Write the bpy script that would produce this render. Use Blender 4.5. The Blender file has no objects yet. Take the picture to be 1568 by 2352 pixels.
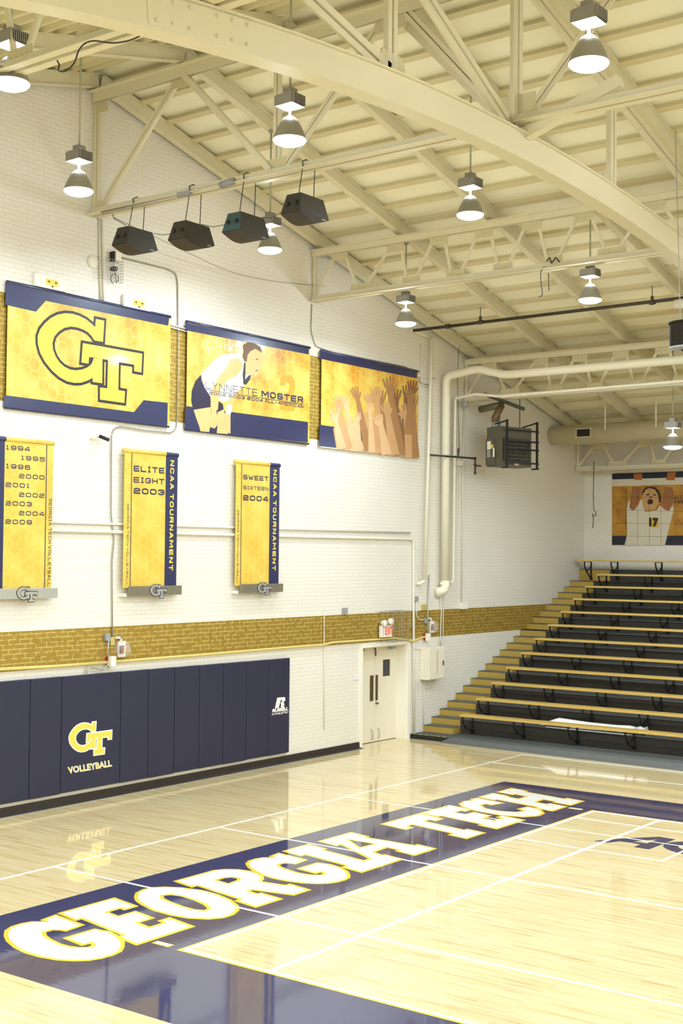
import bpy, bmesh, math, random
from mathutils import Vector, Matrix
from mathutils.geometry import tessellate_polygon
random.seed(7)
SC = bpy.context.scene
COL = SC.collection
PI = math.pi
# ------------------------------------------------------------------ camera
F_PX = 3009.2
CP = Vector((15.478, 0.0, 3.8555))
YAW, PITCH, ROLL = -0.642, 0.033, 0.009
RIGHT = Vector((0.80110, 0.59850, 0.00900))
_f = Vector((math.sin(YAW) * math.cos(PITCH), math.cos(YAW) * math.cos(PITCH), math.sin(PITCH)))
_r = Vector((math.cos(YAW), -math.sin(YAW), 0))
_u = _r.cross(_f)
RIGHT = math.cos(ROLL) * _r + math.sin(ROLL) * _u
UP = -math.sin(ROLL) * _r + math.cos(ROLL) * _u
cam = bpy.data.cameras.new('camera'); camo = bpy.data.objects.new('camera', cam); COL.objects.link(camo)
cam.sensor_fit = 'VERTICAL'; cam.sensor_height = 36.0; cam.lens = F_PX / 2352 * 36.0
cam.clip_start = 0.1; cam.clip_end = 200
m = Matrix((RIGHT, UP, -_f)).transposed().to_4x4(); m.translation = CP
camo.matrix_world = m
SC.camera = camo
# ------------------------------------------------------------------ light settings
EXPO = 0.13
LAMP_POWER = 122.0
UPLIGHT = 78.0
LAMP_COL = (0.745, 0.885, 1.0)
SC.view_settings.view_transform = 'Standard'; SC.view_settings.look = 'None'
SC.view_settings.gamma = 1.0; SC.view_settings.use_curve_mapping = False
SC.view_settings.exposure = EXPO
w = bpy.data.worlds.new('world'); SC.world = w; w.use_nodes = True
w.node_tree.nodes['Background'].inputs[0].default_value = (1, 0.95, 0.85, 1)
w.node_tree.nodes['Background'].inputs[1].default_value = 0.35
SC.cycles.max_bounces = 7; SC.cycles.diffuse_bounces = 5; SC.cycles.glossy_bounces = 3
SC.cycles.use_denoising = True; SC.cycles.use_adaptive_sampling = True; SC.cycles.adaptive_threshold = 0.1; SC.cycles.adaptive_min_samples = 16
SC.cycles.caustics_reflective = False; SC.cycles.caustics_refractive = False
SC.cycles.sample_clamp_indirect = 6.0

# ------------------------------------------------------------------ measuring the place: sight lines met with real planes
def ray(x, y): return RIGHT * ((x - 784) / F_PX) - UP * ((y - 1176) / F_PX) + _f
def W(x, y, X=0.0):
    d = ray(x, y); return CP + d * ((X - CP.x) / d.x)
def FL(x, y, z=0.0):
    d = ray(x, y); return CP + d * ((z - CP.z) / d.z)
def PL(x, y, Y):
    d = ray(x, y); return CP + d * ((Y - CP.y) / d.y)
# ------------------------------------------------------------------ materials
class NT:
    def __init__(s, mt): s.t = mt.node_tree; s.b = s.t.nodes['Principled BSDF']
    def n(s, typ, **kw):
        o = s.t.nodes.new('ShaderNode' + typ)
        for k, v in kw.items(): setattr(o, k, v)
        return o
    def l(s, a, b): s.t.links.new(a, b)
    def math(s, op, a, b=None, c=None):
        o = s.n('Math', operation=op)
        for i, v in enumerate((a, b, c)):
            if v is None: continue
            if isinstance(v, (int, float)): o.inputs[i].default_value = v
            else: s.l(v, o.inputs[i])
        return o.outputs[0]
    def mix(s, f, a, b):
        o = s.n('Mix', data_type='RGBA')
        for i, v in ((0, f), (6, a), (7, b)):
            if isinstance(v, tuple): o.inputs[i].default_value = (*v, 1)
            elif isinstance(v, (int, float)): o.inputs[i].default_value = v
            else: s.l(v, o.inputs[i])
        return o.outputs[2]
    def xyz(s):
        g = s.n('TexCoord'); x = s.n('SeparateXYZ'); s.l(g.outputs['Object'], x.inputs[0]); return x.outputs
MATS = {}
def s2l(c):
    return tuple((v / 255 / 12.92) if v / 255 <= 0.04045 else ((v / 255 + 0.055) / 1.055) ** 2.4 for v in c)
def mat(name, rgb, rough=0.6, metal=0.0, emit=None, coat=0.0, lin=False, spec=0.5, trans=0.0, noise=0.0, nscale=8.0, bump=0.0, bscale=40.0, coatr=0.1):
    if name in MATS: return MATS[name]
    mt = bpy.data.materials.new(name); mt.use_nodes = True
    nt = mt.node_tree; b = nt.nodes['Principled BSDF']
    c = rgb if lin else s2l(rgb)
    b.inputs['Base Color'].default_value = (*c, 1); b.inputs['Roughness'].default_value = rough
    b.inputs['Metallic'].default_value = metal; b.inputs['Coat Weight'].default_value = coat
    b.inputs['Coat Roughness'].default_value = coatr
    b.inputs['Specular IOR Level'].default_value = spec
    b.inputs['Transmission Weight'].default_value = trans
    if emit: b.inputs['Emission Color'].default_value = (*emit[0], 1); b.inputs['Emission Strength'].default_value = emit[1]
    if noise or bump:
        tc = nt.nodes.new('ShaderNodeTexCoord')
    if noise:
        n = nt.nodes.new('ShaderNodeTexNoise'); n.inputs['Scale'].default_value = nscale; n.inputs['Detail'].default_value = 5
        nt.links.new(tc.outputs['Object'], n.inputs['Vector'])
        mx = nt.nodes.new('ShaderNodeMix'); mx.data_type = 'RGBA'
        mx.inputs[6].default_value = (*[v * (1 - noise) for v in c], 1); mx.inputs[7].default_value = (*[min(1, v * (1 + noise)) for v in c], 1)
        nt.links.new(n.outputs['Fac'], mx.inputs[0]); nt.links.new(mx.outputs[2], b.inputs['Base Color'])
    if bump:
        n2 = nt.nodes.new('ShaderNodeTexNoise'); n2.inputs['Scale'].default_value = bscale; n2.inputs['Detail'].default_value = 3
        nt.links.new(tc.outputs['Object'], n2.inputs['Vector'])
        bp = nt.nodes.new('ShaderNodeBump'); bp.inputs['Strength'].default_value = bump; bp.inputs['Distance'].default_value = 0.01
        nt.links.new(n2.outputs['Fac'], bp.inputs['Height']); nt.links.new(bp.outputs['Normal'], b.inputs['Normal'])
    MATS[name] = mt; return mt
WHITE = (236, 234, 230); GOLDP = (176, 140, 62); NAVY = (34, 36, 66)
def brick_mat(name, plane, bands):
    """painted brick: white paint with gold stripes at given heights (z0,z1,umax)"""
    mt = mat(name, WHITE, 0.45); N = NT(mt); x, y, z = N.xyz()
    u = y if plane == 'x' else x
    cv = N.n('CombineXYZ'); N.l(u, cv.inputs[0]); N.l(z, cv.inputs[1])
    # slight waviness in the courses
    ns = N.n('TexNoise'); ns.inputs['Scale'].default_value = 3.0
    N.l(cv.outputs[0], ns.inputs['Vector'])
    va = N.n('VectorMath', operation='MULTIPLY_ADD'); N.l(ns.outputs['Color'], va.inputs[0]); va.inputs[1].default_value = (0.012, 0.012, 0); N.l(cv.outputs[0], va.inputs[2])
    br = N.n('TexBrick'); br.offset = 0.5; br.inputs['Scale'].default_value = 1.0
    br.inputs['Brick Width'].default_value = 0.206; br.inputs['Row Height'].default_value = 0.0715
    br.inputs['Mortar Size'].default_value = 0.006; br.inputs['Mortar Smooth'].default_value = 0.3
    br.inputs['Color1'].default_value = (1, 1, 1, 1); br.inputs['Color2'].default_value = (.9, .9, .9, 1); br.inputs['Mortar'].default_value = (0, 0, 0, 1)
    N.l(va.outputs[0], br.inputs['Vector'])
    big = N.n('TexNoise'); big.inputs['Scale'].default_value = 0.7; big.inputs['Detail'].default_value = 4; N.l(cv.outputs[0], big.inputs['Vector'])
    wcol = N.mix(big.outputs['Fac'], s2l((222, 216, 205)), s2l((236, 231, 221)))
    wcol = N.mix(br.outputs['Fac'], wcol, s2l((218, 212, 200)))
    gn = N.n('TexNoise'); gn.inputs['Scale'].default_value = 9; N.l(cv.outputs[0], gn.inputs['Vector'])
    g1 = N.mix(gn.outputs['Fac'], s2l((158, 126, 48)), s2l((188, 158, 76)))
    ln = N.math('GREATER_THAN', gn.outputs['Fac'], 0.44)
    gcol = N.mix(N.math('MULTIPLY', br.outputs['Fac'], ln), g1, s2l((222, 198, 118)))  # gloss highlights along the gold joints, painted in as lighter colour
    fac = None
    for z0, z1, um in bands:
        a = N.math('GREATER_THAN', z, z0); b_ = N.math('LESS_THAN', z, z1); c = N.math('LESS_THAN', u, um)
        f = N.math('MULTIPLY', N.math('MULTIPLY', a, b_), c)
        fac = f if fac is None else N.math('MAXIMUM', fac, f)
    if fac is not None:
        col = N.mix(fac, wcol, gcol)
        N.l(N.math('MULTIPLY', fac, 0.45), N.b.inputs['Metallic'])
    else: col = wcol
    N.l(col, N.b.inputs['Base Color'])
    bp = N.n('Bump'); bp.inputs['Strength'].default_value = 0.38; bp.inputs['Distance'].default_value = 0.006
    inv = N.math('SUBTRACT', 1.0, br.outputs['Fac'])
    fine = N.n('TexNoise'); fine.inputs['Scale'].default_value = 60; N.l(cv.outputs[0], fine.inputs['Vector'])
    h = N.math('MULTIPLY_ADD', fine.outputs['Fac'], 0.25, inv)
    N.l(h, bp.inputs['Height']); N.l(bp.outputs['Normal'], N.b.inputs['Normal'])
    return mt
M_WALL = brick_mat('painted_brick', 'x', [(2.10, 2.685, 99), (6.08, 7.68, 23.2)])
M_WALLF = brick_mat('painted_brick_end', 'y', [])
def wood_floor():
    mt = mat('maple_floor', (232, 205, 148), 0.55, coat=1.0, coatr=0.035, spec=.25); N = NT(mt); x, y, z = N.xyz()
    cv = N.n('CombineXYZ'); N.l(x, cv.inputs[0]); N.l(y, cv.inputs[1])
    br = N.n('TexBrick'); br.offset = 0.37; br.offset_frequency = 3; br.squash_frequency = 5; br.squash = 1.3
    br.inputs['Scale'].default_value = 1.0; br.inputs['Brick Width'].default_value = 0.9; br.inputs['Row Height'].default_value = 0.057
    br.inputs['Mortar Size'].default_value = 0.0008; br.inputs['Bias'].default_value = -0.1
    br.inputs['Color1'].default_value = (0, 0, 0, 1); br.inputs['Color2'].default_value = (1, 1, 1, 1); br.inputs['Mortar'].default_value = (0.3, 0.3, 0.3, 1)
    N.l(cv.outputs[0], br.inputs['Vector'])
    st = N.n('VectorMath', operation='MULTIPLY'); N.l(cv.outputs[0], st.inputs[0]); st.inputs[1].default_value = (1.1, 17.5, 1)
    sn = N.n('TexNoise'); sn.inputs['Scale'].default_value = 1.0; sn.inputs['Detail'].default_value = 3; N.l(st.outputs[0], sn.inputs['Vector'])
    st2 = N.n('VectorMath', operation='MULTIPLY'); N.l(cv.outputs[0], st2.inputs[0]); st2.inputs[1].default_value = (2.2, 60, 1)
    sn2 = N.n('TexNoise'); sn2.inputs['Scale'].default_value = 1.0; sn2.inputs['Detail'].default_value = 2; N.l(st2.outputs[0], sn2.inputs['Vector'])
    rp = N.n('ValToRGB'); cr = rp.color_ramp
    cr.elements[0].position = 0.28; cr.elements[0].color = (*s2l((184, 146, 88)), 1)
    cr.elements[1].position = 0.62; cr.elements[1].color = (*s2l((221, 203, 158)), 1)
    e = cr.elements.new(0.42); e.color = (*s2l((212, 188, 137)), 1)
    v = N.math('MULTIPLY_ADD', br.outputs['Color'], 0.16, N.math('MULTIPLY_ADD', sn.outputs['Fac'], 0.6, N.math('MULTIPLY', sn2.outputs['Fac'], 0.3)))
    N.l(N.math('SUBTRACT', v, 0.02), rp.inputs[0]); N.l(rp.outputs[0], N.b.inputs['Base Color'])
    bn = N.n('TexNoise'); bn.inputs['Scale'].default_value = 1.6; N.l(st.outputs[0], bn.inputs['Vector'])
    bp = N.n('Bump'); bp.inputs['Strength'].default_value = 0.05; bp.inputs['Distance'].default_value = 0.004
    N.l(bn.outputs['Fac'], bp.inputs['Height']); N.l(bp.outputs['Normal'], N.b.inputs['Coat Normal'])
    return mt
M_FLOOR = wood_floor()
def gloss_paint(name, rgb):
    mt = mat(name, rgb, 0.5, coat=1.0, coatr=0.035, spec=.25); N = NT(mt); x, y, z = N.xyz()
    cv = N.n('CombineXYZ'); N.l(x, cv.inputs[0]); N.l(y, cv.inputs[1])
    st = N.n('VectorMath', operation='MULTIPLY'); N.l(cv.outputs[0], st.inputs[0]); st.inputs[1].default_value = (1.1, 17.5, 1)
    bn = N.n('TexNoise'); bn.inputs['Scale'].default_value = 1.6; N.l(st.outputs[0], bn.inputs['Vector'])
    bp = N.n('Bump'); bp.inputs['Strength'].default_value = 0.06; bp.inputs['Distance'].default_value = 0.004
    N.l(bn.outputs['Fac'], bp.inputs['Height']); N.l(bp.outputs['Normal'], N.b.inputs['Coat Normal'])
    return mt
M_PNAVY = gloss_paint('floor_paint_navy', (30, 33, 84)); M_PWHITE = gloss_paint('floor_paint_white', (240, 238, 232)); M_PGOLD = gloss_paint('floor_paint_gold', (245, 200, 40))
M_STEEL = mat('cream_steel', (220, 212, 184), 0.38, bump=0.1, bscale=20)
M_STEELD = mat('cream_gusset', (206, 196, 160), 0.45)
M_DECK = mat('cream_deck', (248, 244, 224), 0.33, noise=0.05, nscale=1.5)
M_RIB = mat('cream_rib', (214, 204, 168), 0.45)
M_PIPEW = mat('white_pipe', (232, 225, 204), 0.4)
M_CONDUIT = mat('painted_conduit', (226, 220, 206), 0.45)
M_BLACKP = mat('black_pipe', (62, 54, 46), 0.45)
M_GALV = mat('galvanised', (176, 176, 172), 0.35, metal=0.6)
M_ALU = mat('lamp_aluminium', (146, 143, 137), 0.4, metal=0.3)
M_SHADE = mat('lamp_shade', (150, 146, 132), 0.45, metal=0.2)
M_LENS = mat('lamp_lens', (255, 255, 255), 0.5, emit=((1.0, .98, 1.0), 3.0))
M_LENS.cycles.emission_sampling = 'NONE'
M_NAVYC = mat('navy_cloth', (40, 44, 84), 0.4, coat=0.3, coatr=0.2, noise=0.12, nscale=3, bump=0.3, bscale=6)
M_NAVYPAD = mat('navy_vinyl', (36, 37, 62), 0.55, bump=0.15, bscale=90)
M_INK = mat('print_navy', (44, 44, 78), 0.5)
M_INKD = mat('print_dark', (46, 38, 40), 0.5)
M_PRW = mat('print_white', (238, 236, 230), 0.5)
M_PRG = mat('print_gold', (246, 208, 84), 0.5)
M_GOLDR = mat('gold_riser_paint', (184, 152, 70), 0.5, noise=0.08, nscale=6)
M_TREAD = mat('grey_tread', (92, 92, 86), 0.7, noise=0.15, nscale=20)
M_TIER = mat('charcoal_concrete', (62, 58, 52), 0.75, noise=0.12, nscale=5)
M_TIERT = mat('grey_deck_paint', (78, 80, 78), 0.7, noise=0.12, nscale=5)
M_BENCH = mat('varnished_bench', (206, 172, 92), 0.35, coat=0.3, noise=0.06, nscale=4)
M_BLK = mat('black_iron', (24, 23, 22), 0.5)
M_MAT = mat('grey_rubber', (88, 90, 88), 0.6, noise=0.15, nscale=7)
M_COVE = mat('black_cove', (52, 44, 40), 0.35)
M_DOOR = mat('cream_door_paint', (232, 224, 204), 0.4)
M_TRIM = mat('cream_trim_paint', (240, 234, 220), 0.4)
M_HEAT = mat('heater_grey', (92, 88, 72), 0.5)
M_HEATD = mat('heater_dark', (34, 30, 26), 0.6)
M_SPK = mat('speaker_black', (48, 45, 38), 0.55, bump=0.1, bscale=120)
M_SPKT = mat('speaker_teal', (48, 76, 76), 0.45)  # teal colour for the end face of one speaker
M_RED = mat('alarm_red', (170, 34, 26), 0.5)
M_PLAST = mat('white_plastic', (238, 232, 220), 0.5)
M_GREYB = mat('grey_box', (150, 150, 152), 0.5)
M_CLEAR = mat('clear_plastic', (235, 228, 224), 0.12, trans=0.7, noise=0.1, nscale=60)
_n = NT(M_CLEAR); _tr = _n.n('BsdfTransparent'); _mx = _n.n('MixShader'); _mx.inputs[0].default_value = .22
_n.l(_tr.outputs[0], _mx.inputs[1]); _n.l(_n.b.outputs[0], _mx.inputs[2]); _n.l(_mx.outputs[0], _n.t.nodes['Material Output'].inputs[0]); _n.b.inputs['Transmission Weight'].default_value = 0
M_GLASSD = mat('dark_door_glass', (50, 50, 50), 0.1)
M_BRONZE = mat('push_plate', (128, 112, 84), 0.35, metal=0.7)
M_WIRE = mat('thin_wire', (150, 145, 135), 0.5)
M_CABLE = mat('dark_cable', (60, 56, 48), 0.6)
M_PAPER = mat('white_paper', (242, 240, 238), 0.5)
M_FLUE = mat('flue_metal', (110, 84, 56), 0.5, metal=0.3)
M_FLUEG = mat('flue_galvanised', (120, 112, 84), 0.45, metal=0.3)
M_DUCT = mat('duct_paint', (214, 204, 172), 0.45)
M_YEL = mat('hazard_yellow', (220, 210, 130), 0.6)
M_BAR = mat('brushed_bar', (150, 144, 126), 0.35, metal=0.6)
M_BARL = mat('silver_bar', (190, 190, 182), 0.35, metal=0.5)
def honey(name, c_lo, c_hi, c_line, scale, coat=0.35, plane='x', stain=(190, 140, 40)):
    mt = mat(name, c_hi, 0.42, coat=coat, coatr=0.12); N = NT(mt); x, y, z = N.xyz()
    u = y if plane == 'x' else x
    cv = N.n('CombineXYZ'); N.l(u, cv.inputs[0]); N.l(z, cv.inputs[1])
    P = N.n('VectorMath', operation='MULTIPLY'); N.l(cv.outputs[0], P.inputs[0]); P.inputs[1].default_value = (1 / scale, 1 / scale, 0)
    def wrap(off):
        a = N.n('VectorMath', operation='ADD'); N.l(P.outputs[0], a.inputs[0]); a.inputs[1].default_value = off
        b = N.n('VectorMath', operation='WRAP'); N.l(a.outputs[0], b.inputs[0]); b.inputs[1].default_value = (1.732, 1, 1); b.inputs[2].default_value = (0, 0, 0)
        c = N.n('VectorMath', operation='SUBTRACT'); N.l(b.outputs[0], c.inputs[0]); c.inputs[1].default_value = (.866, .5, 0)
        d = N.n('VectorMath', operation='ABSOLUTE'); N.l(c.outputs[0], d.inputs[0])
        s_ = N.n('SeparateXYZ'); N.l(d.outputs[0], s_.inputs[0])
        h = N.math('MAXIMUM', s_.outputs[1], N.math('MULTIPLY_ADD', s_.outputs[0], .866, N.math('MULTIPLY', s_.outputs[1], .5)))
        return h
    h = N.math('MINIMUM', wrap((0, 0, 0)), wrap((.866, .5, 0)))
    line = N.math('MULTIPLY', N.math('GREATER_THAN', h, 0.45), 0.4)
    n1 = N.n('TexNoise'); n1.inputs['Scale'].default_value = 2.2; n1.inputs['Detail'].default_value = 6; N.l(cv.outputs[0], n1.inputs['Vector'])
    n2 = N.n('TexNoise'); n2.inputs['Scale'].default_value = 0.9; n2.inputs['Detail'].default_value = 8; n2.inputs['Roughness'].default_value = 0.7; N.l(cv.outputs[0], n2.inputs['Vector'])
    rp = N.n('ValToRGB'); rp.color_ramp.elements[0].position = 0.36; rp.color_ramp.elements[1].position = 0.62
    rp.color_ramp.elements[0].color = (*s2l(c_lo), 1); rp.color_ramp.elements[1].color = (*s2l(c_hi), 1)
    N.l(n1.outputs['Fac'], rp.inputs[0])
    r2 = N.n('ValToRGB'); r2.color_ramp.elements[0].position = 0.55; r2.color_ramp.elements[1].position = 0.75
    N.l(n2.outputs['Fac'], r2.inputs[0])
    col = N.mix(N.math('MULTIPLY', r2.outputs[0], 0.75), rp.outputs[0], s2l(stain))
    col = N.mix(line, col, s2l(c_line)); N.l(col, N.b.inputs['Base Color'])
    st = N.n('VectorMath', operation='MULTIPLY'); N.l(cv.outputs[0], st.inputs[0]); st.inputs[1].default_value = (3.5, 0.8, 1)
    bn = N.n('TexNoise'); bn.inputs['Scale'].default_value = 2.0; bn.inputs['Detail'].default_value = 4; N.l(st.outputs[0], bn.inputs['Vector'])
    bp = N.n('Bump'); bp.inputs['Strength'].default_value = 0.35; bp.inputs['Distance'].default_value = 0.05
    N.l(bn.outputs['Fac'], bp.inputs['Height']); N.l(bp.outputs['Normal'], N.b.inputs['Coat Normal'])
    return mt
M_HON1 = honey('honeycomb_gold', (206, 166, 52), (228, 202, 92), (236, 216, 124), 0.2, stain=(176, 128, 30))
M_HON2 = honey('honeycomb_amber', (216, 154, 48), (232, 202, 96), (238, 212, 120), 0.2, stain=(170, 100, 26))
M_HON3 = honey('honeycomb_pennant', (216, 176, 66), (226, 196, 92), (234, 210, 116), 0.17, coat=0.05, stain=(206, 150, 40))
M_HON4 = honey('honeycomb_far', (150, 96, 24), (186, 140, 44), (190, 140, 50), 0.2, coat=0.0, plane='y', stain=(120, 62, 16))

# ------------------------------------------------------------------ mesh helpers
class MB:
    def __init__(s): s.v = []; s.f = []; s.mi = []; s.m = []
    def _mi(s, mt):
        if mt is None: return 0
        if mt not in s.m: s.m.append(mt)
        return s.m.index(mt)
    def add(s, vs, fs, mt=None):
        o = len(s.v); s.v += [tuple(v) for v in vs]; k = s._mi(mt)
        for f in fs: s.f.append(tuple(i + o for i in f)); s.mi.append(k)
        return s
    def box(s, lo, hi, mt=None, R=None, c=None):
        x0, y0, z0 = lo; x1, y1, z1 = hi
        vs = [Vector(p) for p in ((x0, y0, z0), (x1, y0, z0), (x1, y1, z0), (x0, y1, z0), (x0, y0, z1), (x1, y0, z1), (x1, y1, z1), (x0, y1, z1))]
        if R is not None:
            vs = [R @ (v - c) + c if c is not None else R @ v for v in vs]
        return s.add(vs, [(0, 3, 2, 1), (4, 5, 6, 7), (0, 1, 5, 4), (1, 2, 6, 5), (2, 3, 7, 6), (3, 0, 4, 7)], mt)
    def bar(s, a, b, w_, h_, up=(0, 0, 1), mt=None, off=(0, 0)):
        a, b = Vector(a), Vector(b); d = (b - a).normalized(); u = Vector(up)
        sd = d.cross(u)
        if sd.length < 1e-4: sd = d.cross(Vector((1, 0, 0)))
        sd.normalize(); u = sd.cross(d).normalized()
        vs = []
        for p in (a, b):
            for i, j in ((-1, -1), (1, -1), (1, 1), (-1, 1)):
                vs.append(p + sd * (i * w_ / 2 + off[0]) + u * (j * h_ / 2 + off[1]))
        return s.add(vs, [(0, 1, 2, 3), (7, 6, 5, 4), (0, 4, 5, 1), (1, 5, 6, 2), (2, 6, 7, 3), (3, 7, 4, 0)], mt)
    def tube(s, pts, r, n=8, mt=None, cap=True):
        pts = [Vector(p) for p in pts]; vs = []; fs = []; prev = None
        rs = r if isinstance(r, (list, tuple)) else [r] * len(pts)
        for i, p in enumerate(pts):
            t = ((pts[min(i + 1, len(pts) - 1)] - p).normalized() + (p - pts[max(i - 1, 0)]).normalized())
            if t.length < 1e-6: t = Vector((0, 0, 1))
            t.normalize()
            if prev is None:
                a = t.orthogonal().normalized()
            else:
                a = prev - t * prev.dot(t)
                a = a.normalized() if a.length > 1e-6 else t.orthogonal().normalized()
            prev = a; b = t.cross(a)
            for k in range(n):
                an = 2 * PI * k / n; vs.append(p + (a * math.cos(an) + b * math.sin(an)) * rs[i])
        for i in range(len(pts) - 1):
            for k in range(n):
                k2 = (k + 1) % n; fs.append((i * n + k, i * n + k2, (i + 1) * n + k2, (i + 1) * n + k))
        if cap: fs.append(tuple(range(n - 1, -1, -1))); fs.append(tuple((len(pts) - 1) * n + k for k in range(n)))
        return s.add(vs, fs, mt)
    def lathe(s, prof, c, n=24, mt=None, axis='z'):
        c = Vector(c); vs = []; fs = []
        for r, h in prof:
            for k in range(n):
                a = 2 * PI * k / n
                vs.append(c + (Vector((r * math.cos(a), r * math.sin(a), h)) if axis == 'z' else Vector((h, r * math.cos(a), r * math.sin(a)))))
        for i in range(len(prof) - 1):
            for k in range(n):
                k2 = (k + 1) % n; fs.append((i * n + k, i * n + k2, (i + 1) * n + k2, (i + 1) * n + k))
        return s.add(vs, fs, mt)
    def plate(s, loops, nrm, th, mt=None):
        """loops: list of 3D loops (outer first, then holes) lying in one plane; a slab of thickness th rising along nrm"""
        loops = [[Vector(p) for p in lp] for lp in loops]; nrm = Vector(nrm).normalized()
        allp = [p for lp in loops for p in lp]; tri = tessellate_polygon(loops)
        n = len(allp); vs = allp + [p + nrm * th for p in allp]; fs = []
        for t in tri:
            a, b, c = (allp[i] for i in t)
            if (b - a).cross(c - a).dot(nrm) < 0: t = (t[0], t[2], t[1])
            fs.append((t[0] + n, t[1] + n, t[2] + n)); fs.append((t[2], t[1], t[0]))
        o = 0
        for lp in loops:
            k = len(lp)
            for i in range(k):
                j = (i + 1) % k; fs.append((o + i, o + j, o + j + n, o + i + n))
            o += k
        return s.add(vs, fs, mt)
    def build(s, name, mt=None, parent=None, smooth=False, bevel=0):
        me = bpy.data.meshes.new(name); me.from_pydata(s.v, [], s.f)
        if s.m:
            for k in s.m: me.materials.append(k)
            me.polygons.foreach_set('material_index', s.mi)
        elif mt: me.materials.append(mt)
        bm = bmesh.new(); bm.from_mesh(me); bmesh.ops.recalc_face_normals(bm, faces=bm.faces)
        bm.to_mesh(me); bm.free()
        if smooth: me.polygons.foreach_set('use_smooth', [True] * len(me.polygons))
        me.update()
        o = bpy.data.objects.new(name, me); COL.objects.link(o)
        if bevel:
            md = o.modifiers.new('bevel', 'BEVEL'); md.width = bevel; md.segments = 2; md.limit_method = 'ANGLE'
        if parent is not None: par(o, parent)
        return o
def par(o, p):
    o.parent = p
    # meshes are written in world coordinates: shift them into the parent's frame
    off = WORIG.get(p.name, Vector((0, 0, 0)))
    if off.length > 0 and o.type == 'MESH': o.data.transform(Matrix.Translation(-off))
    WORIG[o.name] = off
WORIG = {}
def tag(o, label=None, cat=None, group=None, kind=None):
    if label: o['label'] = label
    if cat: o['category'] = cat
    if group: o['group'] = group
    if kind: o['kind'] = kind
    return o
def thing(name, label, cat, loc=(0, 0, 0), group=None):
    o = bpy.data.objects.new(name, None); COL.objects.link(o); o.location = loc; o.empty_display_size = 0.1
    WORIG[o.name] = Vector(loc)
    return tag(o, label, cat, group)
def struct(mb, name, mt=None, parent=None, label=None, smooth=False):
    o = mb.build(name, mt, parent, smooth)
    if parent is None: o['kind'] = 'structure'
    if label: o['label'] = label
    return o
def copy_tree(o, parent=None):
    c = o.copy(); COL.objects.link(c)
    if parent is not None: c.parent = parent
    for ch in list(o.children): copy_tree(ch, c)
    return c
def arc(c, r, a0, a1, n, ax=(0, 1, 0), ay=(0, 0, 1)):
    c = Vector(c); ax = Vector(ax); ay = Vector(ay)
    return [c + ax * (r * math.cos(a0 + (a1 - a0) * i / n)) + ay * (r * math.sin(a0 + (a1 - a0) * i / n)) for i in range(n + 1)]
def fillet(pts, r, n=4):
    pts = [Vector(p) for p in pts]; out = [pts[0]]
    for i in range(1, len(pts) - 1):
        a = (pts[i - 1] - pts[i]); b = (pts[i + 1] - pts[i]); k = min(r, a.length * .45, b.length * .45)
        p0 = pts[i] + a.normalized() * k; p2 = pts[i] + b.normalized() * k
        for j in range(n + 1):
            t = j / n; out.append(p0 * (1 - t) ** 2 + pts[i] * 2 * t * (1 - t) + p2 * t * t)
    out.append(pts[-1]); return out
def pipe(name, pts, r, mt, label, cat='pipe', rad=0.08, group=None, n=8):
    o = MB().tube(fillet(pts, rad) if rad else pts, r, n).build(name, mt, smooth=True)
    return tag(o, label, cat, group)
def offset_poly(p, d):
    """offset a closed 2D loop outwards by d (miter joins)"""
    A = sum(p[i][0] * p[(i + 1) % len(p)][1] - p[(i + 1) % len(p)][0] * p[i][1] for i in range(len(p)))
    s_ = 1 if A > 0 else -1; n = len(p); out = []
    for i in range(n):
        a, b, c = Vector(p[i - 1]), Vector(p[i]), Vector(p[(i + 1) % n])
        d1 = (b - a); d2 = (c - b)
        if d1.length < 1e-7 or d2.length < 1e-7: out.append(tuple(b)); continue
        d1.normalize(); d2.normalize()
        n1 = Vector((d1.y, -d1.x)) * s_; n2 = Vector((d2.y, -d2.x)) * s_
        m_ = n1 + n2; L = m_.length
        if L < 0.3: out.append(tuple(b + n1 * d)); continue
        m_ /= L; k = d / max(0.45, m_.dot(n1)); out.append(tuple(b + m_ * k))
    return out
_txt = {}
def text_loops(s_, bold=0.0, spacing=1.0):
    """a mesh of the built-in lettering, as flat vertices and faces in 2D (height 1 = capital letters)"""
    key = (s_, bold, spacing)
    if key in _txt: return _txt[key]
    cu = bpy.data.curves.new('lettering', 'FONT'); cu.body = s_; cu.offset = bold; cu.space_character = spacing; cu.resolution_u = 3
    o = bpy.data.objects.new('lettering', cu); COL.objects.link(o)
    dg = bpy.context.evaluated_depsgraph_get(); me = bpy.data.meshes.new_from_object(o.evaluated_get(dg))
    vs = [(v.co.x, v.co.y) for v in me.vertices]; fs = [tuple(p.vertices) for p in me.polygons]
    bpy.data.objects.remove(o); bpy.data.curves.remove(cu); bpy.data.meshes.remove(me)
    x0 = min(v[0] for v in vs); x1 = max(v[0] for v in vs); y0 = min(v[1] for v in vs); y1 = max(v[1] for v in vs)
    _txt[key] = ([((x - x0) / (x1 - x0), (y - y0) / (y1 - y0)) for x, y in vs], fs); return _txt[key]
def lettering(mb, s_, O, U, V, bold=0.02, spacing=1.0, mt=None, th=0.001):
    """write s_ in the parallelogram with corner O, width vector U, height vector V"""
    vs, fs = text_loops(s_, bold, spacing); O, U, V = Vector(O), Vector(U), Vector(V)
    n = U.cross(V).normalized() * th
    P = [O + U * a + V * b for a, b in vs]; k = len(P)
    mb.add(P + [p + n for p in P], [tuple(i + k for i in f) for f in fs] + [tuple(reversed(f)) for f in fs], mt)

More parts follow.
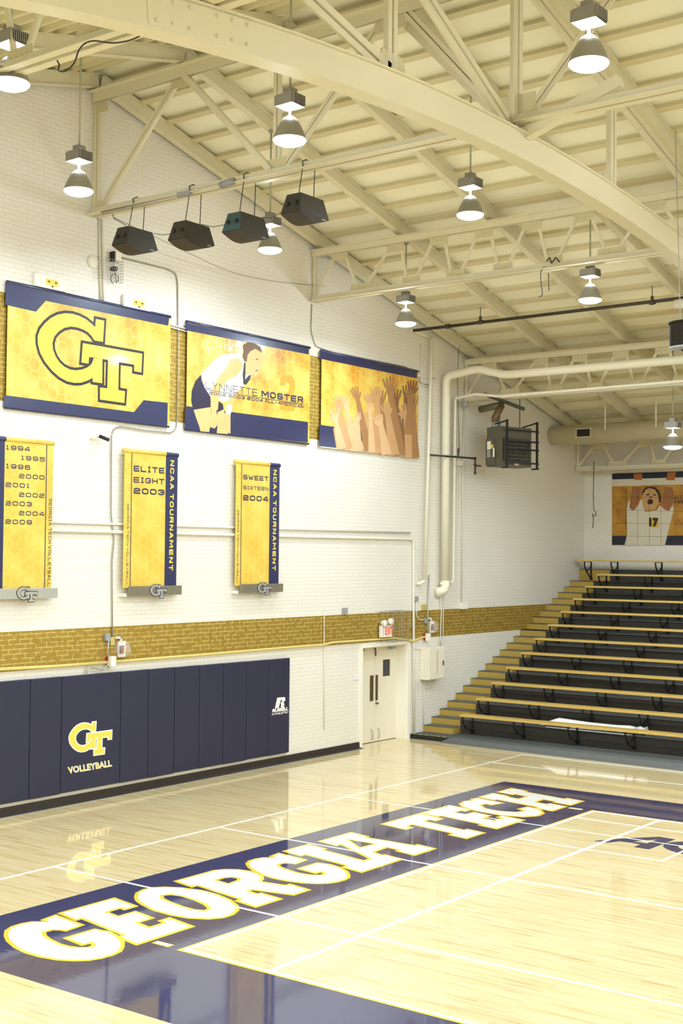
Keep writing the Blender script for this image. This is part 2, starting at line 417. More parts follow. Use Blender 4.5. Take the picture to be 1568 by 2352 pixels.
# ================================================================== THE SETTING
YR = 14.05; SL = 0.2488; ZR = 11.18          # ridge line; rafter undersides fall away on both sides of it
YN, YF, XR = -3.2, 31.35, 30.5               # near end, far end, opposite side
def zr(Y): return ZR - SL * abs(Y - YR)
DK = 0.30                                     # deck above rafter undersides
# floor
fl = MB().box((-0.6, YN, -0.2), (XR, YF, 0.0)).build('floor', M_FLOOR); tag(fl, kind='structure')
FPK = [0]
def fpaint(mb, x0, x1, y0, y1, z=0.0015): FPK[0] += 1; mb.box((x0, y0, 0.0002 + FPK[0] * 4e-6), (x1, y1, z + FPK[0] * 1.2e-5))
mb = MB()   # navy border round the match court
for b in ((4.20, 6.54, 7.91, 19.82), (6.54, 27.0, 18.42, 19.82), (6.54, 27.0, 7.91, 9.41), (24.6, 27.0, 9.41, 18.42)): fpaint(mb, *b, z=0.001)
mb.build('painted_border', M_PNAVY, fl)
lw = 0.055
mb = MB()   # match court, 18 m by 9 m
for b in ((6.54, 24.6, 9.41, 9.465), (6.54, 24.6, 18.36, 18.415), (6.54, 6.595, 9.41, 18.415), (24.54, 24.6, 9.41, 18.415), (12.54, 12.6, 9.41, 18.415), (18.54, 18.6, 9.41, 18.415),
          (6.17, 6.36, 9.41, 9.47), (6.17, 6.36, 18.355, 18.415)): fpaint(mb, *b, z=0.004)
mb.build('court_line', M_PWHITE, fl)['label'] = 'wide white match court line with thin gold edging'
mb = MB()
for b in ((6.51, 6.54, 9.38, 18.445), (6.54, 24.6, 9.38, 9.41), (6.54, 24.6, 18.415, 18.44), (6.15, 6.38, 9.395, 9.485), (6.15, 6.38, 18.34, 18.43)): fpaint(mb, *b, z=0.0025)
mb.build('line_edging', M_PGOLD, fl)
mb = MB()   # thin practice-court lines running across and along
for b in ((2.93, 2.98, YN + 2, 22.76), (2.93, 27, 22.71, 22.76), (7.60, 7.66, 9.42, 18.41)): fpaint(mb, *b, z=0.003)
for y in (10.915, 13.915): fpaint(mb, 2.95, 27, y - .022, y + .022, z=0.0032)
for y, x0 in ((16.92, 2.95), (21.50, 2.9), (17.78, 6.6)): fpaint(mb, x0, 27, y - .02, y + .02, z=0.0032)
fpaint(mb, 6.6, 8.72, 15.93, 15.975, z=0.0032); fpaint(mb, 8.68, 8.72, 15.95, 17.78, z=0.0032)
mb.build('practice_line', M_PWHITE, fl)['label'] = 'thin white practice court lines'
# floor lettering: block letters 1.5 m tall, tops towards the wall, leaning a little
G = [(9.25, 1.44), (9.5, 1.48), (9.42, 0.93), (9.13, 0.90), (9.12, 0.98), (9.08, 1.04), (8.99, 1.04), (8.92, 0.94), (8.87, 0.81), (8.83, 0.64), (8.83, 0.51), (8.86, 0.4), (8.91, 0.34), (8.97, 0.345), (9.00, 0.40), (8.90, 0.41), (8.96, 0.76), (9.39, 0.76), (9.42, 0.56), (9.37, 0.38), (9.26, 0.18), (9.14, 0.06), (9.02, -0.03), (8.88, -0.06), (8.74, -0.05), (8.62, 0.0), (8.52, 0.1), (8.44, 0.25), (8.4, 0.45), (8.4, 0.66), (8.45, 0.89), (8.54, 1.11), (8.64, 1.27), (8.77, 1.42), (8.91, 1.49), (9.05, 1.50), (9.16, 1.47), (9.24, 1.38)]
O1 = [(10.5, 1.33), (10.65, 1.46), (10.82, 1.51), (10.95, 1.49), (11.06, 1.40), (11.16, 1.22), (11.22, 0.95), (11.19, 0.68), (11.11, 0.41), (10.98, 0.19), (10.83, 0.05), (10.66, -0.02), (10.5, -0.02), (10.36, 0.07), (10.25, 0.27), (10.22, 0.5), (10.24, 0.77), (10.32, 1.03), (10.4, 1.2)]
O2 = [(10.76, 1.12), (10.83, 1.08), (10.86, 0.95), (10.83, 0.74), (10.76, 0.52), (10.68, 0.38), (10.61, 0.36), (10.57, 0.46), (10.58, 0.64), (10.63, 0.87), (10.69, 1.04)]
R1 = [(11.3, 1.5), (12.0, 1.5), (12.13, 1.43), (12.23, 1.29), (12.26, 1.12), (12.23, 0.95), (12.15, 0.82), (12.05, 0.73), (11.95, 0.68), (12.0, 0.36), (12.08, 0.36), (12.01, -0.02), (11.68, -0.02), (11.57, 0.50), (11.53, 0.50), (11.50, 0.36), (11.56, 0.36), (11.5, -0.02), (11.02, -0.02), (11.09, 0.36), (11.17, 0.36), (11.31, 1.12), (11.22, 1.12)]
R2 = [(11.67, 1.12), (11.8, 1.12), (11.86, 1.08), (11.87, 1.0), (11.81, 0.95), (11.64, 0.93)]
K = 0.193
def sk(pts, u0): return [(u0 + u + K * v, v) for u, v in pts]
EE = [(0, 0), (.85, 0), (.85, .46), (.66, .46), (.66, .37), (.48, .37), (.48, .55), (.71, .55), (.71, .92), (.46, .92), (.46, 1.1), (.62, 1.1), (.62, 1.02), (.84, 1.02), (.84, 1.5), (0, 1.5), (0, 1.12), (.08, 1.12), (.08, .37), (0, .37)]
II = [(0, 0), (.59, 0), (.59, .38), (.49, .38), (.49, 1.12), (.57, 1.12), (.57, 1.5), (0, 1.5), (0, 1.12), (.1, 1.12), (.1, .38), (0, .38)]
AA = [(0, 0), (.47, 0), (.47, .36), (.42, .36), (.46, .52), (.76, .54), (.76, .36), (.70, .36), (.70, 0), (1.24, 0), (1.24, .36), (1.16, .36), (1.01, 1.12), (1.07, 1.12), (1.07, 1.5), (.3, 1.5), (.3, 1.12), (.4, 1.12), (.12, .36), (0, .36)]
AH = [(.70, 1.22), (.5, .84), (.78, .82)]
TT = [(.22, 0), (.75, 0), (.75, .36), (.67, .36), (.67, 1.1), (.78, 1.1), (.78, .98), (1.02, .98), (1.04, 1.5), (0, 1.5), (0, .98), (.22, .98), (.22, 1.1), (.33, 1.1), (.33, .36), (.22, .36)]
HH = [(0, 0), (.52, 0), (.52, .36), (.43, .36), (.43, .56), (.67, .56), (.67, .36), (.60, .36), (.60, 0), (1.1, 0), (1.1, .36), (1.02, .36), (1.02, 1.14), (1.1, 1.14), (1.1, 1.5), (.6, 1.5), (.6, 1.14), (.67, 1.14), (.67, .93), (.43, .93), (.43, 1.14), (.5, 1.14), (.5, 1.5), (0, 1.5), (0, 1.14), (.08, 1.14), (.08, .36), (0, .36)]
CCp = [(830, 118), (880, 112), (1045, 143), (960, 158), (930, 150), (905, 157), (930, 175), (1010, 190), (1110, 196), (1148, 190), (1112, 178), (1180, 163), (1260, 180), (1285, 205), (1250, 222), (1150, 229), (1000, 216), (860, 190), (780, 165), (765, 148), (790, 132), (845, 125)]
CC = []
for a, b in CCp:
    P = FL(760 + a * .38265, 1790 + b * .38265); CC.append((P.y, 6.1 - P.x))
letters = [('G', [G]), ('E', [sk(EE, 9.24)]), ('O', [O1, O2]), ('R', [R1, R2]), ('G', [[(u + 3.73, v) for u, v in G]]), ('I', [sk(II, 13.02)]), ('A', [sk(AA, 13.48), sk(AH, 13.48)]),
           ('T', [sk(TT, 15.24)]), ('E', [sk(EE, 16.28)]), ('C', [CC]), ('H', [sk(HH, 17.95)])]
lz = 0
for ch, loops in letters:
    lz += 1; zz = 0.0012 + 0.00015 * lz
    def t3(lp, z): return [Vector((6.1 - v, u, z)) for u, v in lp]
    o = MB().plate([t3(lp, 0.0004) for lp in loops], (0, 0, 1), zz).build('painted_letter', M_PGOLD, fl)
    o['label'] = 'gold edge of the painted block letter ' + ch
    inner = [offset_poly(lp, -0.045 if i == 0 else 0.045) for i, lp in enumerate(loops)]
    i_ = MB().plate([t3(lp, 0.0006) for lp in inner], (0, 0, 1), zz + 0.0014).build('letter_face', M_PWHITE, o)
    i_['label'] = 'white face of the letter ' + ch
# navy conference lettering at the right edge of the picture
s2 = .2985
def q2(pts): return [FL(1100 + a * s2, 1720 + b * s2, .0003) for a, b in pts]
mb = MB()
mb.plate([q2([(885, 708), (1000, 700), (1100, 690), (1385, 677), (1508, 697), (1305, 774), (1190, 755), (1240, 737), (1170, 722), (1080, 712), (985, 722)]), q2([(1180, 713), (1290, 728), (1370, 698)])], (0, 0, 1), .002)
mb.build('painted_mark', M_PNAVY, fl)['label'] = 'navy letter A with a long curved tail'
cx, cy = 8.62, 16.83
def ring(ax, ay, a0, a1, w_, c=(8.95, 16.92)):
    o_ = [(c[0] + ax * math.cos(t), c[1] + ay * math.sin(t)) for t in [a0 + (a1 - a0) * i / 24 for i in range(25)]]
    i2 = [(c[0] + (ax - w_) * math.cos(t), c[1] + (ay - w_) * math.sin(t)) for t in [a1 + (a0 - a1) * i / 24 for i in range(25)]]
    return [Vector((x, y, .0003)) for x, y in o_ + i2]
MB().plate([ring(.62, .45, 1.0, 5.3, .2)], (0, 0, 1), .002).build('painted_mark', M_PNAVY, fl)['label'] = 'navy letter C'
MB().plate([ring(.62, .45, 1.0, 5.3, .2, (10.2, 16.95))], (0, 0, 1), .002).build('painted_mark', M_PNAVY, fl)['label'] = 'navy letter C'

# left wall: gable-shaped, with the doorway cut out
DY0, DY1, DZ = 21.43, 23.05, 2.0
def gable(x): return [Vector((x, YN, -.1)), Vector((x, YF, -.1)), Vector((x, YF, zr(YF) + DK)), Vector((x, YR, ZR + DK)), Vector((x, YN, zr(YN) + DK))]
mb = MB()
vs_loops = [gable(-.35), [Vector((-.35, DY0, -.05)), Vector((-.35, DY1, -.05)), Vector((-.35, DY1, DZ)), Vector((-.35, DY0, DZ))]]
mb.plate(vs_loops, (1, 0, 0), .35); struct(mb, 'wall_left', M_WALL)
mb = MB().box((-.75, DY0 - .3, -.1), (-.36, DY1 + .3, DZ + .3)); struct(mb, 'wall_behind_door', M_DOOR)
struct(MB().plate([gable(XR)], (1, 0, 0), .3), 'wall_right', M_WALL)
struct(MB().box((-.3, YF, -.1), (XR + .3, YF + .3, zr(YF) + DK)), 'wall_far', M_WALLF)
struct(MB().box((-.3, YN - .3, -.1), (XR + .3, YN, zr(YN) + DK)), 'wall_near', M_WALLF)
# ceiling: two slopes of roof deck, with the ribs that carry it
ce = thing('ceiling', None, None); tag(ce, kind='structure'); del_ = None
for nm, Y0, Y1 in (('roof_deck', YR, YF + .3), ('roof_deck', YN - .3, YR)):
    a = Vector((-.35, Y0, zr(Y0) + DK)); b = Vector((-.35, Y1, zr(Y1) + DK))
    mb = MB().plate([[a, b, b + Vector((0, 0, .1)), a + Vector((0, 0, .1))]], (1, 0, 0), XR + .65)
    mb.build(nm, M_DECK, ce)
def rib_row(Y, w_, h0, h1, x0=0.02, x1=XR - .1):
    zc = zr(Y); sg = -1 if Y > YR else 1
    return MB().bar((x0, Y, zc + (h0 + h1) / 2), (x1, Y, zc + (h0 + h1) / 2), w_, h1 - h0, up=(0, SL * (1 if Y > YR else -1), 1))
k = 0; Y = YR + .265
while Y < YF - .1:
    mb = rib_row(Y, .055, .225, .30); zc = zr(Y)
    mb.bar((.02, Y, zc + .222), (XR - .1, Y, zc + .222), .12, .014, up=(0, SL, 1))
    mb.build('roof_rib', M_RIB, ce); Y += .612
Y = YR - .3
while Y > YN + .1:
    mb = rib_row(Y, .06, .225, .30); mb.build('roof_rib', M_RIB, ce); Y -= .306
# door
dr = thing('door_1', None, None, (0, DY0, 0)); tag(dr, kind='structure')
t = .09; mb = MB()
mb.plate([[Vector((0.0, DY0 - t, 0)), Vector((0.0, DY0 - t, DZ + t)), Vector((0.0, DY1 + t, DZ + t)), Vector((0.0, DY1 + t, 0)), Vector((0.0, DY1, 0)), Vector((0.0, DY1, DZ)), Vector((0.0, DY0, DZ)), Vector((0.0, DY0, 0))]], (1, 0, 0), .03)
mb.box((-.34, DY0 - .001, 0), (.0, DY0 + .02, DZ)); mb.box((-.34, DY1 - .02, 0), (0, DY1 + .001, DZ)); mb.box((-.34, DY0 + .02, DZ - .02), (0, DY1 - .02, DZ))
mb.build('door_frame', M_TRIM, dr)
ym = (DY0 + DY1) / 2 + .0
def leaf(y0, y1, wy0, wy1, py0, py1):
    xx = -.30
    wl = [Vector((xx, wy0, 1.33)), Vector((xx, wy1, 1.33)), Vector((xx, wy1, 1.68)), Vector((xx, wy0, 1.68))]
    mb = MB().plate([[Vector((xx, y0, .012)), Vector((xx, y1, .012)), Vector((xx, y1, DZ - .03)), Vector((xx, y0, DZ - .03))], wl], (1, 0, 0), .045)
    lf = mb.build('door_leaf', M_DOOR, dr)
    MB().box((xx + .005, wy0, 1.33), (xx + .02, wy1, 1.68)).build('door_window', M_GLASSD, lf)
    MB().box((xx + .045, py0, .86), (xx + .06, py1, 1.38)).build('push_plate', M_BRONZE, lf)
    return lf
la = leaf(DY0 + .022, ym - .004, DY0 + .13, DY0 + .32, ym - .17, ym - .06)
lb = leaf(ym + .004, DY1 - .022, ym + .30, ym + .57, ym + .03, ym + .10)
MB().tube([(-.25, ym + .05, .80), (-.19, ym + .05, .80)], .022, 10).build('door_lock', M_BRONZE, lb, smooth=True)
for lf, ya, yb in ((la, DY0 + .05, DY0 + .4), (lb, ym + .42, DY1 - .1)):
    MB().box((-.25, ya + .05, 1.90), (-.19, yb - .05, 1.955)).bar((-.2, ya, 1.965), (-.1, (ya + yb) / 2, 1.968), .03, .012).build('door_closer', M_GALV, lf)
for y in (ym - .12, ym + .12):
    MB().tube([(-.25, y, .28), (-.21, y, .25), (-.2, y, .12), (-.235, y + .01, .06)], .009, 6).build('floor_stop', M_GALV, la if y < ym else lb, smooth=True)
MB().tube([(-.25, ym - .03, 1.96), (-.21, ym - .03, 1.9), (-.21, ym - .03, 1.82), (-.23, ym, 1.78)], .012, 6).build('door_latch', M_BLK, la, smooth=True)
# black cove base along the left wall, pale pieces by the door
mb = MB().plate([[Vector((0, 0, 0)) + Vector((x, YN, z)) for x, z in ((0, 0), (.10, 0), (.10, .012), (.03, .03), (.02, .125), (0, .125))]], (0, 1, 0), DY0 - t - YN)
struct(mb, 'baseboard_left', M_COVE)
struct(MB().box((.10, YN, 0), (.135, DY0 - .05, .006)), 'trim_1', M_GALV)

# ================================================================== ROOF STEELWORK
XB = 7.625
def ibeam(mb, a, b, w_, h_, tf=.014, tw=.012, up=(0, 0, 1)):
    a, b = Vector(a), Vector(b)
    mb.bar(a, b, w_, tf, up, off=(0, -h_ / 2 + tf / 2)); mb.bar(a, b, w_, tf, up, off=(0, h_ / 2 - tf / 2)); mb.bar(a, b, tw, h_ - 2 * tf, up)
raf_x = [.14, 1.98, 3.88, 5.78, 7.68, 9.58, 11.48, 13.38]
wh = ['against the left wall', 'first out from the left wall', 'second out from the left wall', 'third out from the left wall', 'straight above the big arched truss', 'first beyond the arched truss', 'second beyond the arched truss', 'third beyond the arched truss']
for i, x in enumerate(raf_x):
    for sgn in (1, -1):
        Ye = YF - .02 if sgn > 0 else YN + .05
        mb = MB(); ibeam(mb, (x, YR + sgn * .03, ZR + .11), (x, Ye, zr(Ye) + .11), .12, .22, up=(0, SL * sgn, 1))
        # seat clips where each rib crosses
        o = mb.build('roof_rafter', M_STEEL)
        tag(o, 'cream roof rafter %s, on the %s slope' % (wh[i], 'far' if sgn > 0 else 'near'), 'beam', 'roof rafters')
def angle_pair(mb, a, b, s_, gap, nrm):
    """two steel angles back to back with a slit between them, seen as two strips"""
    n_ = Vector(nrm); 
    for g in (-1, 1):
        mb.bar(Vector(a) + n_ * g * (gap / 2 + s_ * .3), Vector(b) + n_ * g * (gap / 2 + s_ * .3), .012, s_, up=(Vector(b) - Vector(a)).cross(n_))
def rivets(mb, x, Y, zs, n=4):
    for zz in zs:
        for i in range(n):
            xx = x + (i - (n - 1) / 2) * .08
            mb.add([(xx - .013, Y - .008, zz - .012), (xx + .013, Y - .008, zz - .012), (xx, Y - .008, zz + .014), (xx, Y - .022, zz)], [(0, 1, 3), (1, 2, 3), (2, 0, 3), (0, 2, 1)])
    return mb
def lat_truss(name, Y, ztop, zbot, label, x1=15.24, group='lattice trusses across the gym'):
    t_ = thing(name, label, 'truss', (0, Y, zbot), group)
    mb = MB()
    for g in (-1, 1): mb.bar((.02, Y + g * .035, zbot), (x1, Y + g * .035, zbot), .012, .11); mb.bar((.02, Y + g * .08, zbot - .05), (x1, Y + g * .08, zbot - .05), .095, .012)
    mb.build('bottom_chord', M_STEEL, t_)
    mb = MB()
    for g in (-1, 1): mb.bar((.02, Y + g * .035, ztop), (x1, Y + g * .035, ztop), .012, .11); mb.bar((.02, Y + g * .08, ztop + .05), (x1, Y + g * .08, ztop + .05), .095, .012)
    mb.build('top_chord', M_STEEL, t_)
    top = [.65, 1.93, 2.87, 3.81, 4.75, 5.72, 6.97]; bot = [.0, 1.17, 2.28, 3.23, 4.19, 5.14, 6.23, 7.55]
    T = [a for a in top] + [XB + a for a in top]; B = bot[:-1] + [7.62] + [XB + a for a in bot[1:]]
    def web(a, b): MB().bar(a, b, .012, .055, up=(0, 0, 1)).bar(Vector(a) + Vector((0, .03, 0)), Vector(b) + Vector((0, .03, 0)), .055, .012).build('web_member', M_STEEL, t_)
    for i, x in enumerate(T):
        for bx in (B[i], B[i + 1]):
            s_ = .12 if bx < x else -.12
            web((bx + s_ * .8, Y, zbot + .1), (x - s_, Y, ztop - .1))
    for i, x in enumerate(T):
        rivets(MB().plate([[Vector((x - .2, Y - .008, ztop + .04)), Vector((x + .2, Y - .008, ztop + .04)), Vector((x + .17, Y - .008, ztop - .2)), Vector((x - .17, Y - .008, ztop - .2))]], (0, 1, 0), .016), x, Y, (ztop - .05, ztop - .13)).build('gusset_plate', M_STEELD, t_)
    for x in B[1:]:
        w_ = .27 if abs(x - 6.23) < .1 or abs(x - 7.62) < .1 or abs(x - 1.17) < .01 else .2
        rivets(MB().plate([[Vector((x - w_, Y - .008, zbot - .03)), Vector((x + w_, Y - .008, zbot - .03)), Vector((x + w_ * .9, Y - .008, zbot + .17)), Vector((x - w_ * .9, Y - .008, zbot + .17))]], (0, 1, 0), .016), x, Y, (zbot + .09,)).build('gusset_plate', M_STEELD, t_)
    MB().bar((.06, Y, zbot), (.06, Y, ztop), .05, .06, up=(1, 0, 0)).build('end_post', M_STEEL, t_)
    return t_
lat_truss('lattice_truss', 19.70, 9.64, 8.77, 'cream lattice truss crossing in front of the far roof slope, next to the ridge')
lat_truss('lattice_truss', 25.30, 8.23, 7.40, 'cream lattice truss behind the long white pipes and above the grey heater')
lat_truss('lattice_truss', 30.85, 6.84, 6.14, 'cream lattice truss against the far wall, just above the number 17 poster')
lat_truss('lattice_truss', 8.40, 9.64, 8.72, 'cream truss on the near roof slope crossing the top left corner')
# ridge truss
rt = thing('ridge_truss', 'cream ridge truss running out from the left wall, the hanging speakers below it', 'truss', (0, YR, 9.2), 'ridge trusses')
ZB, ZT = 9.22, 11.05
mb = MB()
for g in (-1, 1): mb.bar((.02, YR + g * .035, ZB), (15.2, YR + g * .035, ZB), .012, .12); mb.bar((.02, YR + g * .09, ZB - .05), (15.2, YR + g * .09, ZB - .05), .11, .012)
mb.build('bottom_chord', M_STEEL, rt)
mb = MB()
for g in (-1, 1): mb.bar((.02, YR + g * .035, ZT), (15.2, YR + g * .035, ZT), .012, .16); mb.bar((.02, YR + g * .09, ZT + .07), (15.2, YR + g * .09, ZT + .07), .11, .012)
mb.build('top_chord', M_STEEL, rt)
def web2(a, b, w_=.12, name='diagonal', p=None):
    mb = MB(); a, b = Vector(a), Vector(b); n_ = Vector((0, 1, 0))
    sd = (b - a).normalized().cross(n_)
    for g in (-1, 1): mb.bar(a + sd * g * (w_ / 4 + .006), b + sd * g * (w_ / 4 + .006), .014, w_ / 2 - .006, up=sd); mb.bar(a + sd * g * .012 + n_ * .045, b + sd * g * .012 + n_ * .045, .09, .008, up=sd)
    mb.build(name, M_STEEL, p or rt)
web2((.1, YR, ZB), (.1, YR, ZT), .16, 'end_post'); web2((.18, YR, ZB + .05), (1.85, YR, ZT - .05)); 
MB().bar((1.98, YR, ZT - .05), (3.68, YR, ZB + .05), .09, .09).build('diagonal', M_STEEL, rt)
web2((3.78, YR, ZB), (3.78, YR, ZT), .13, 'post'); web2((3.9, YR, ZB + .05), (5.62, YR, ZT - .05)); web2((5.95, YR, ZT - .05), (7.45, YR, ZB + .08))
web2((XB + .15, YR, ZB + .05), (XB + 1.75, YR, ZT - .05), .13); web2((XB + 3.8, YR, ZB), (XB + 3.8, YR, ZT), .13, 'post'); web2((XB + 3.7, YR, ZB), (XB + 1.9, YR, ZT), .12)
def gus(x, z, w_, h_, p, y=YR): MB().plate([[Vector((x - w_, y - .01, z - h_)), Vector((x + w_, y - .01, z - h_)), Vector((x + w_ * .8, y - .01, z + h_)), Vector((x - w_ * .8, y - .01, z + h_))]], (0, 1, 0), .02).build('gusset_plate', M_STEELD, p)
gus(.2, ZB + .05, .14, .12, rt); gus(.2, ZT - .1, .14, .16, rt); gus(1.92, ZT - .08, .22, .14, rt); gus(3.78, ZB + .08, .2, .13, rt); gus(5.7, ZT - .1, .25, .16, rt); gus(XB, ZB + .12, .3, .2, rt)
MB().bar((5.75, YR + .4, 11.0), (7.5, YR + .05, 9.2), .14, .14).build('brace', M_STEEL, rt)
MB().bar((XB + .1, YR + .05, 9.05), (8.99, YR + .0, 9.42), .13, .15).build('brace', M_STEEL, rt)
# arched main truss in the plane x = 7.62
at = thing('arched_truss', 'huge cream arched main truss sweeping diagonally across the top of the picture', 'truss', (XB, YR, 8.8))
def za(Y): return 8.88 - .0120 * (Y - YR) ** 2
mb = MB(); prev = None
ys = [YN + .3 + i * (YF - YN - .6) / 60 for i in range(61)]
def sweep(mb, w_, dz0, dz1):
    V = []
    for y in ys:
        for x, dz in ((-w_ / 2, dz0), (w_ / 2, dz0), (w_ / 2, dz1), (-w_ / 2, dz1)): V.append((XB + x, y, za(y) + dz))
    k = len(ys); return mb.add(V, [(4 * i + q, 4 * i + (q + 1) % 4, 4 * i + 4 + (q + 1) % 4, 4 * i + 4 + q) for i in range(k - 1) for q in range(4)] + [(0, 1, 2, 3), (4 * k - 4, 4 * k - 3, 4 * k - 2, 4 * k - 1)])
sweep(mb, .22, -.165, .15).build('arched_chord', M_STEEL, at)
sweep(MB(), .30, .152, .168).build('chord_cover_plate', M_STEEL, at)
def achord(a, b, w_=.17, name='diagonal'):
    mb = MB(); a, b = Vector(a), Vector(b); d = (b - a).normalized(); n_ = Vector((1, 0, 0)); sd = d.cross(n_)
    for g in (-1, 1):
        mb.bar(a + sd * g * (w_ / 4 + .012), b + sd * g * (w_ / 4 + .012), .02, w_ / 2 - .01, up=sd); mb.bar(a + sd * g * .018 - n_ * .05, b + sd * g * .018 - n_ * .05, .1, .01, up=sd)
    mb.build(name, M_STEEL, at)
def zt(Y): return zr(Y) - .12
for Ya, Yb in ((YN + .4, YR), (YR, YF - .4)): achord((XB, Ya, zt(Ya)), (XB, Yb, zt(Yb)), .22, 'top_chord')
achord((XB, YR, za(YR) + .1), (XB, YR, zt(YR)), .2, 'post')
for s_ in (-1, 1):
    Yv = YR + s_ * 2.72; achord((XB, Yv, za(Yv) + .1), (XB, Yv, zt(Yv)), .16, 'post')
    Yw = YR + s_ * 5.62; achord((XB, Yw, za(Yw) + .1), (XB, Yw, zt(Yw)), .16, 'post')
    Yx = YR + s_ * 8.4; achord((XB, Yx, za(Yx) + .1), (XB, Yx, zt(Yx)), .16, 'post')
    Yy = YR + s_ * 11.2; achord((XB, Yy, za(Yy) + .1), (XB, Yy, zt(Yy)), .16, 'post')
achord((XB, YR - .12, za(YR) + .2), (XB, YR - 2.72, zt(YR - 2.72)), .18)
achord((XB, YR - 2.76, za(YR - 2.76) + .2), (XB, YR - 5.62, zt(YR - 5.62)), .18)
achord((XB, YR - 5.7, za(YR - 5.7) + .2), (XB, YR - 8.4, zt(YR - 8.4)), .18)
def gusx(Y, z, w_, h_): MB().plate([[Vector((XB - .01, Y - w_, z - h_)), Vector((XB - .01, Y + w_, z - h_)), Vector((XB - .01, Y + w_ * .6, z + h_)), Vector((XB - .01, Y - w_ * .6, z + h_))]], (1, 0, 0), .02).build('gusset_plate', M_STEELD, at)
gusx(YR, 9.1, .35, .16); gusx(YR - 2.72, 9.02, .32, .18); gusx(YR + 2.6, 8.98, .3, .18); gusx(YR + 5.62, 8.7, .3, .2)
mb = MB()   # bolted splice on the arch
mb.bar((XB + .113, 7.6, za(7.6) - .0), (XB + .113, 8.95, za(8.95) - .0), .012, .27)
for yy in (7.7, 7.9, 8.1, 8.45, 8.65, 8.85):
    for dz in (-.09, .09): mb.tube([(XB + .115, yy, za(yy) + dz), (XB + .138, yy, za(yy) + dz)], .018, 6)
mb.build('splice_plate', M_STEEL, at)

# ================================================================== LAMPS
LAMPLIGHT = bpy.data.lights.new('lamp_light', 'AREA'); LAMPLIGHT.shape = 'DISK'; LAMPLIGHT.size = .36; LAMPLIGHT.energy = LAMP_POWER; LAMPLIGHT.color = LAMP_COL
UPL = bpy.data.lights.new('uplight', 'POINT'); UPL.energy = UPLIGHT; UPL.color = (.80, .90, 1.0); UPL.shadow_soft_size = .04   # light that leaks from the open top of the shade
M_NECK = mat('glowing_neck', (240, 240, 250), .3, emit=((.95, .93, 1.0), 2.0)); M_NECK.cycles.emission_sampling = 'NONE'
M_POLE = mat('pole_paint', (170, 166, 140), .5)
def lamp_proto(loc, zt_):
    """bell-shaped high-bay lamp; loc = centre of the lens, zt_ = height of the hook it hangs from"""
    x, y, z = loc
    t_ = thing('pendant_lamp', 'x', 'lamp', loc, 'bell-shaped pendant lamps')
    prof = [(.04, .285), (.05, .28), (.075, .262), (.11, .215), (.148, .145), (.175, .08), (.19, .035), (.197, .028), (.197, .018), (.186, .022), (.17, .07), (.14, .14), (.1, .21), (.045, .272)]
    MB().lathe(prof, loc, 32).build('lamp_shade', M_SHADE, t_, smooth=True)
    MB().lathe([(0.0005, -.05), (.07, -.046), (.13, -.036), (.175, -.016), (.194, .008), (.19, .03), (.0005, .03)], loc, 32).build('lamp_lens', M_LENS, t_, smooth=True)
    MB().lathe([(.001, .40), (.016, .40), (.016, .28), (.001, .28)], loc, 12).build('lamp_neck', M_NECK, t_, smooth=True)
    mb = MB(); mb.box((x - .115, y - .115, z + .41), (x + .115, y + .115, z + .53))
    for i in range(9):
        yy = y - .10 + i * .025; mb.box((x - .145, yy - .005, z + .415), (x + .145, yy + .005, z + .525))
    mb.box((x - .06, y - .06, z + .53), (x + .06, y + .06, z + .61)); mb.box((x - .13, y - .12, z + .400), (x + .13, y + .12, z + .4095))
    mb.build('ballast_box', M_ALU, t_)
    MB().tube([(x, y, z + .61), (x, y, zt_)], .014, 8).build('pole', M_POLE, t_, smooth=True)
    MB().lathe([(.012, -.07), (.04, -.05), (.045, -.02), (.02, .0), (.001, .0)], (x, y, zt_), 12).build('ceiling_hook', M_GREYB, t_, smooth=True)
    uo = bpy.data.objects.new('uplight', UPL); COL.objects.link(uo); uo.parent = t_; uo.location = (0, 0, .345)
    ld = LAMPLIGHT; lo = bpy.data.objects.new('lamp_light', ld); COL.objects.link(lo); lo.parent = t_; lo.location = (0, 0, -.06)
    return t_
LAMPS = [(2.45, 11.59, 8.60, 'pendant lamp above the first big banner, left of the ridge truss end post'),
         (2.06, 15.97, 8.72, 'pendant lamp just behind the two rightmost hanging speakers'),
         (6.05, 11.55, 8.60, 'pendant lamp in front of the ridge truss middle post, upper middle of the picture'),
         (9.93, 11.30, 8.56, 'largest pendant lamp, upper right corner of the picture'),
         (5.80, 15.95, 8.72, 'pendant lamp hanging right of centre between the arched truss and the lattice truss'),
         (1.96, 20.01, 8.14, 'pendant lamp by the left end of the black sprinkler pipe, above the third big banner'),
         (5.71, 19.97, 8.16, 'pendant lamp right above the black sprinkler pipe, at the right of the picture'),
         (4.66, 26.00, 6.17, 'small dim pendant lamp in front of the round duct near the far wall'),
         (4.88, 8.50, 8.60, 'pendant lamp cut by the left edge of the picture, upper left corner')]
lamp0 = None
for x, y, z, lab in LAMPS:
    l_ = lamp_proto((x, y, z), zr(y) - .02 if y < 24 else zr(y) + .1); l_['label'] = lab
    lamp0 = lamp0 or l_
off = [(X, 15.9) for X in (9.6, 13.3, 17, 20.7, 24.4, 28)] + [(X, 20.0) for X in (9.6, 13.3, 17, 20.7, 24.4, 28)] + [(X, 11.4) for X in (13.7, 17.4, 21, 24.7, 28.2)] + \
      [(X, 7.0) for X in (13.7, 17.4, 21, 24.7, 28.2)] + [(X, 3.0) for X in (2.4, 6.1, 10, 13.7, 17.4, 21, 24.7, 28.2)] + [(2.6, 6.6)]
for x, y in off:
    c = copy_tree(lamp0); c.location = (x, y, zr(y) - 2.0); c['label'] = 'pendant lamp of the same rows, over the part of the gym outside the picture'
    c['group'] = 'lamps outside the picture'

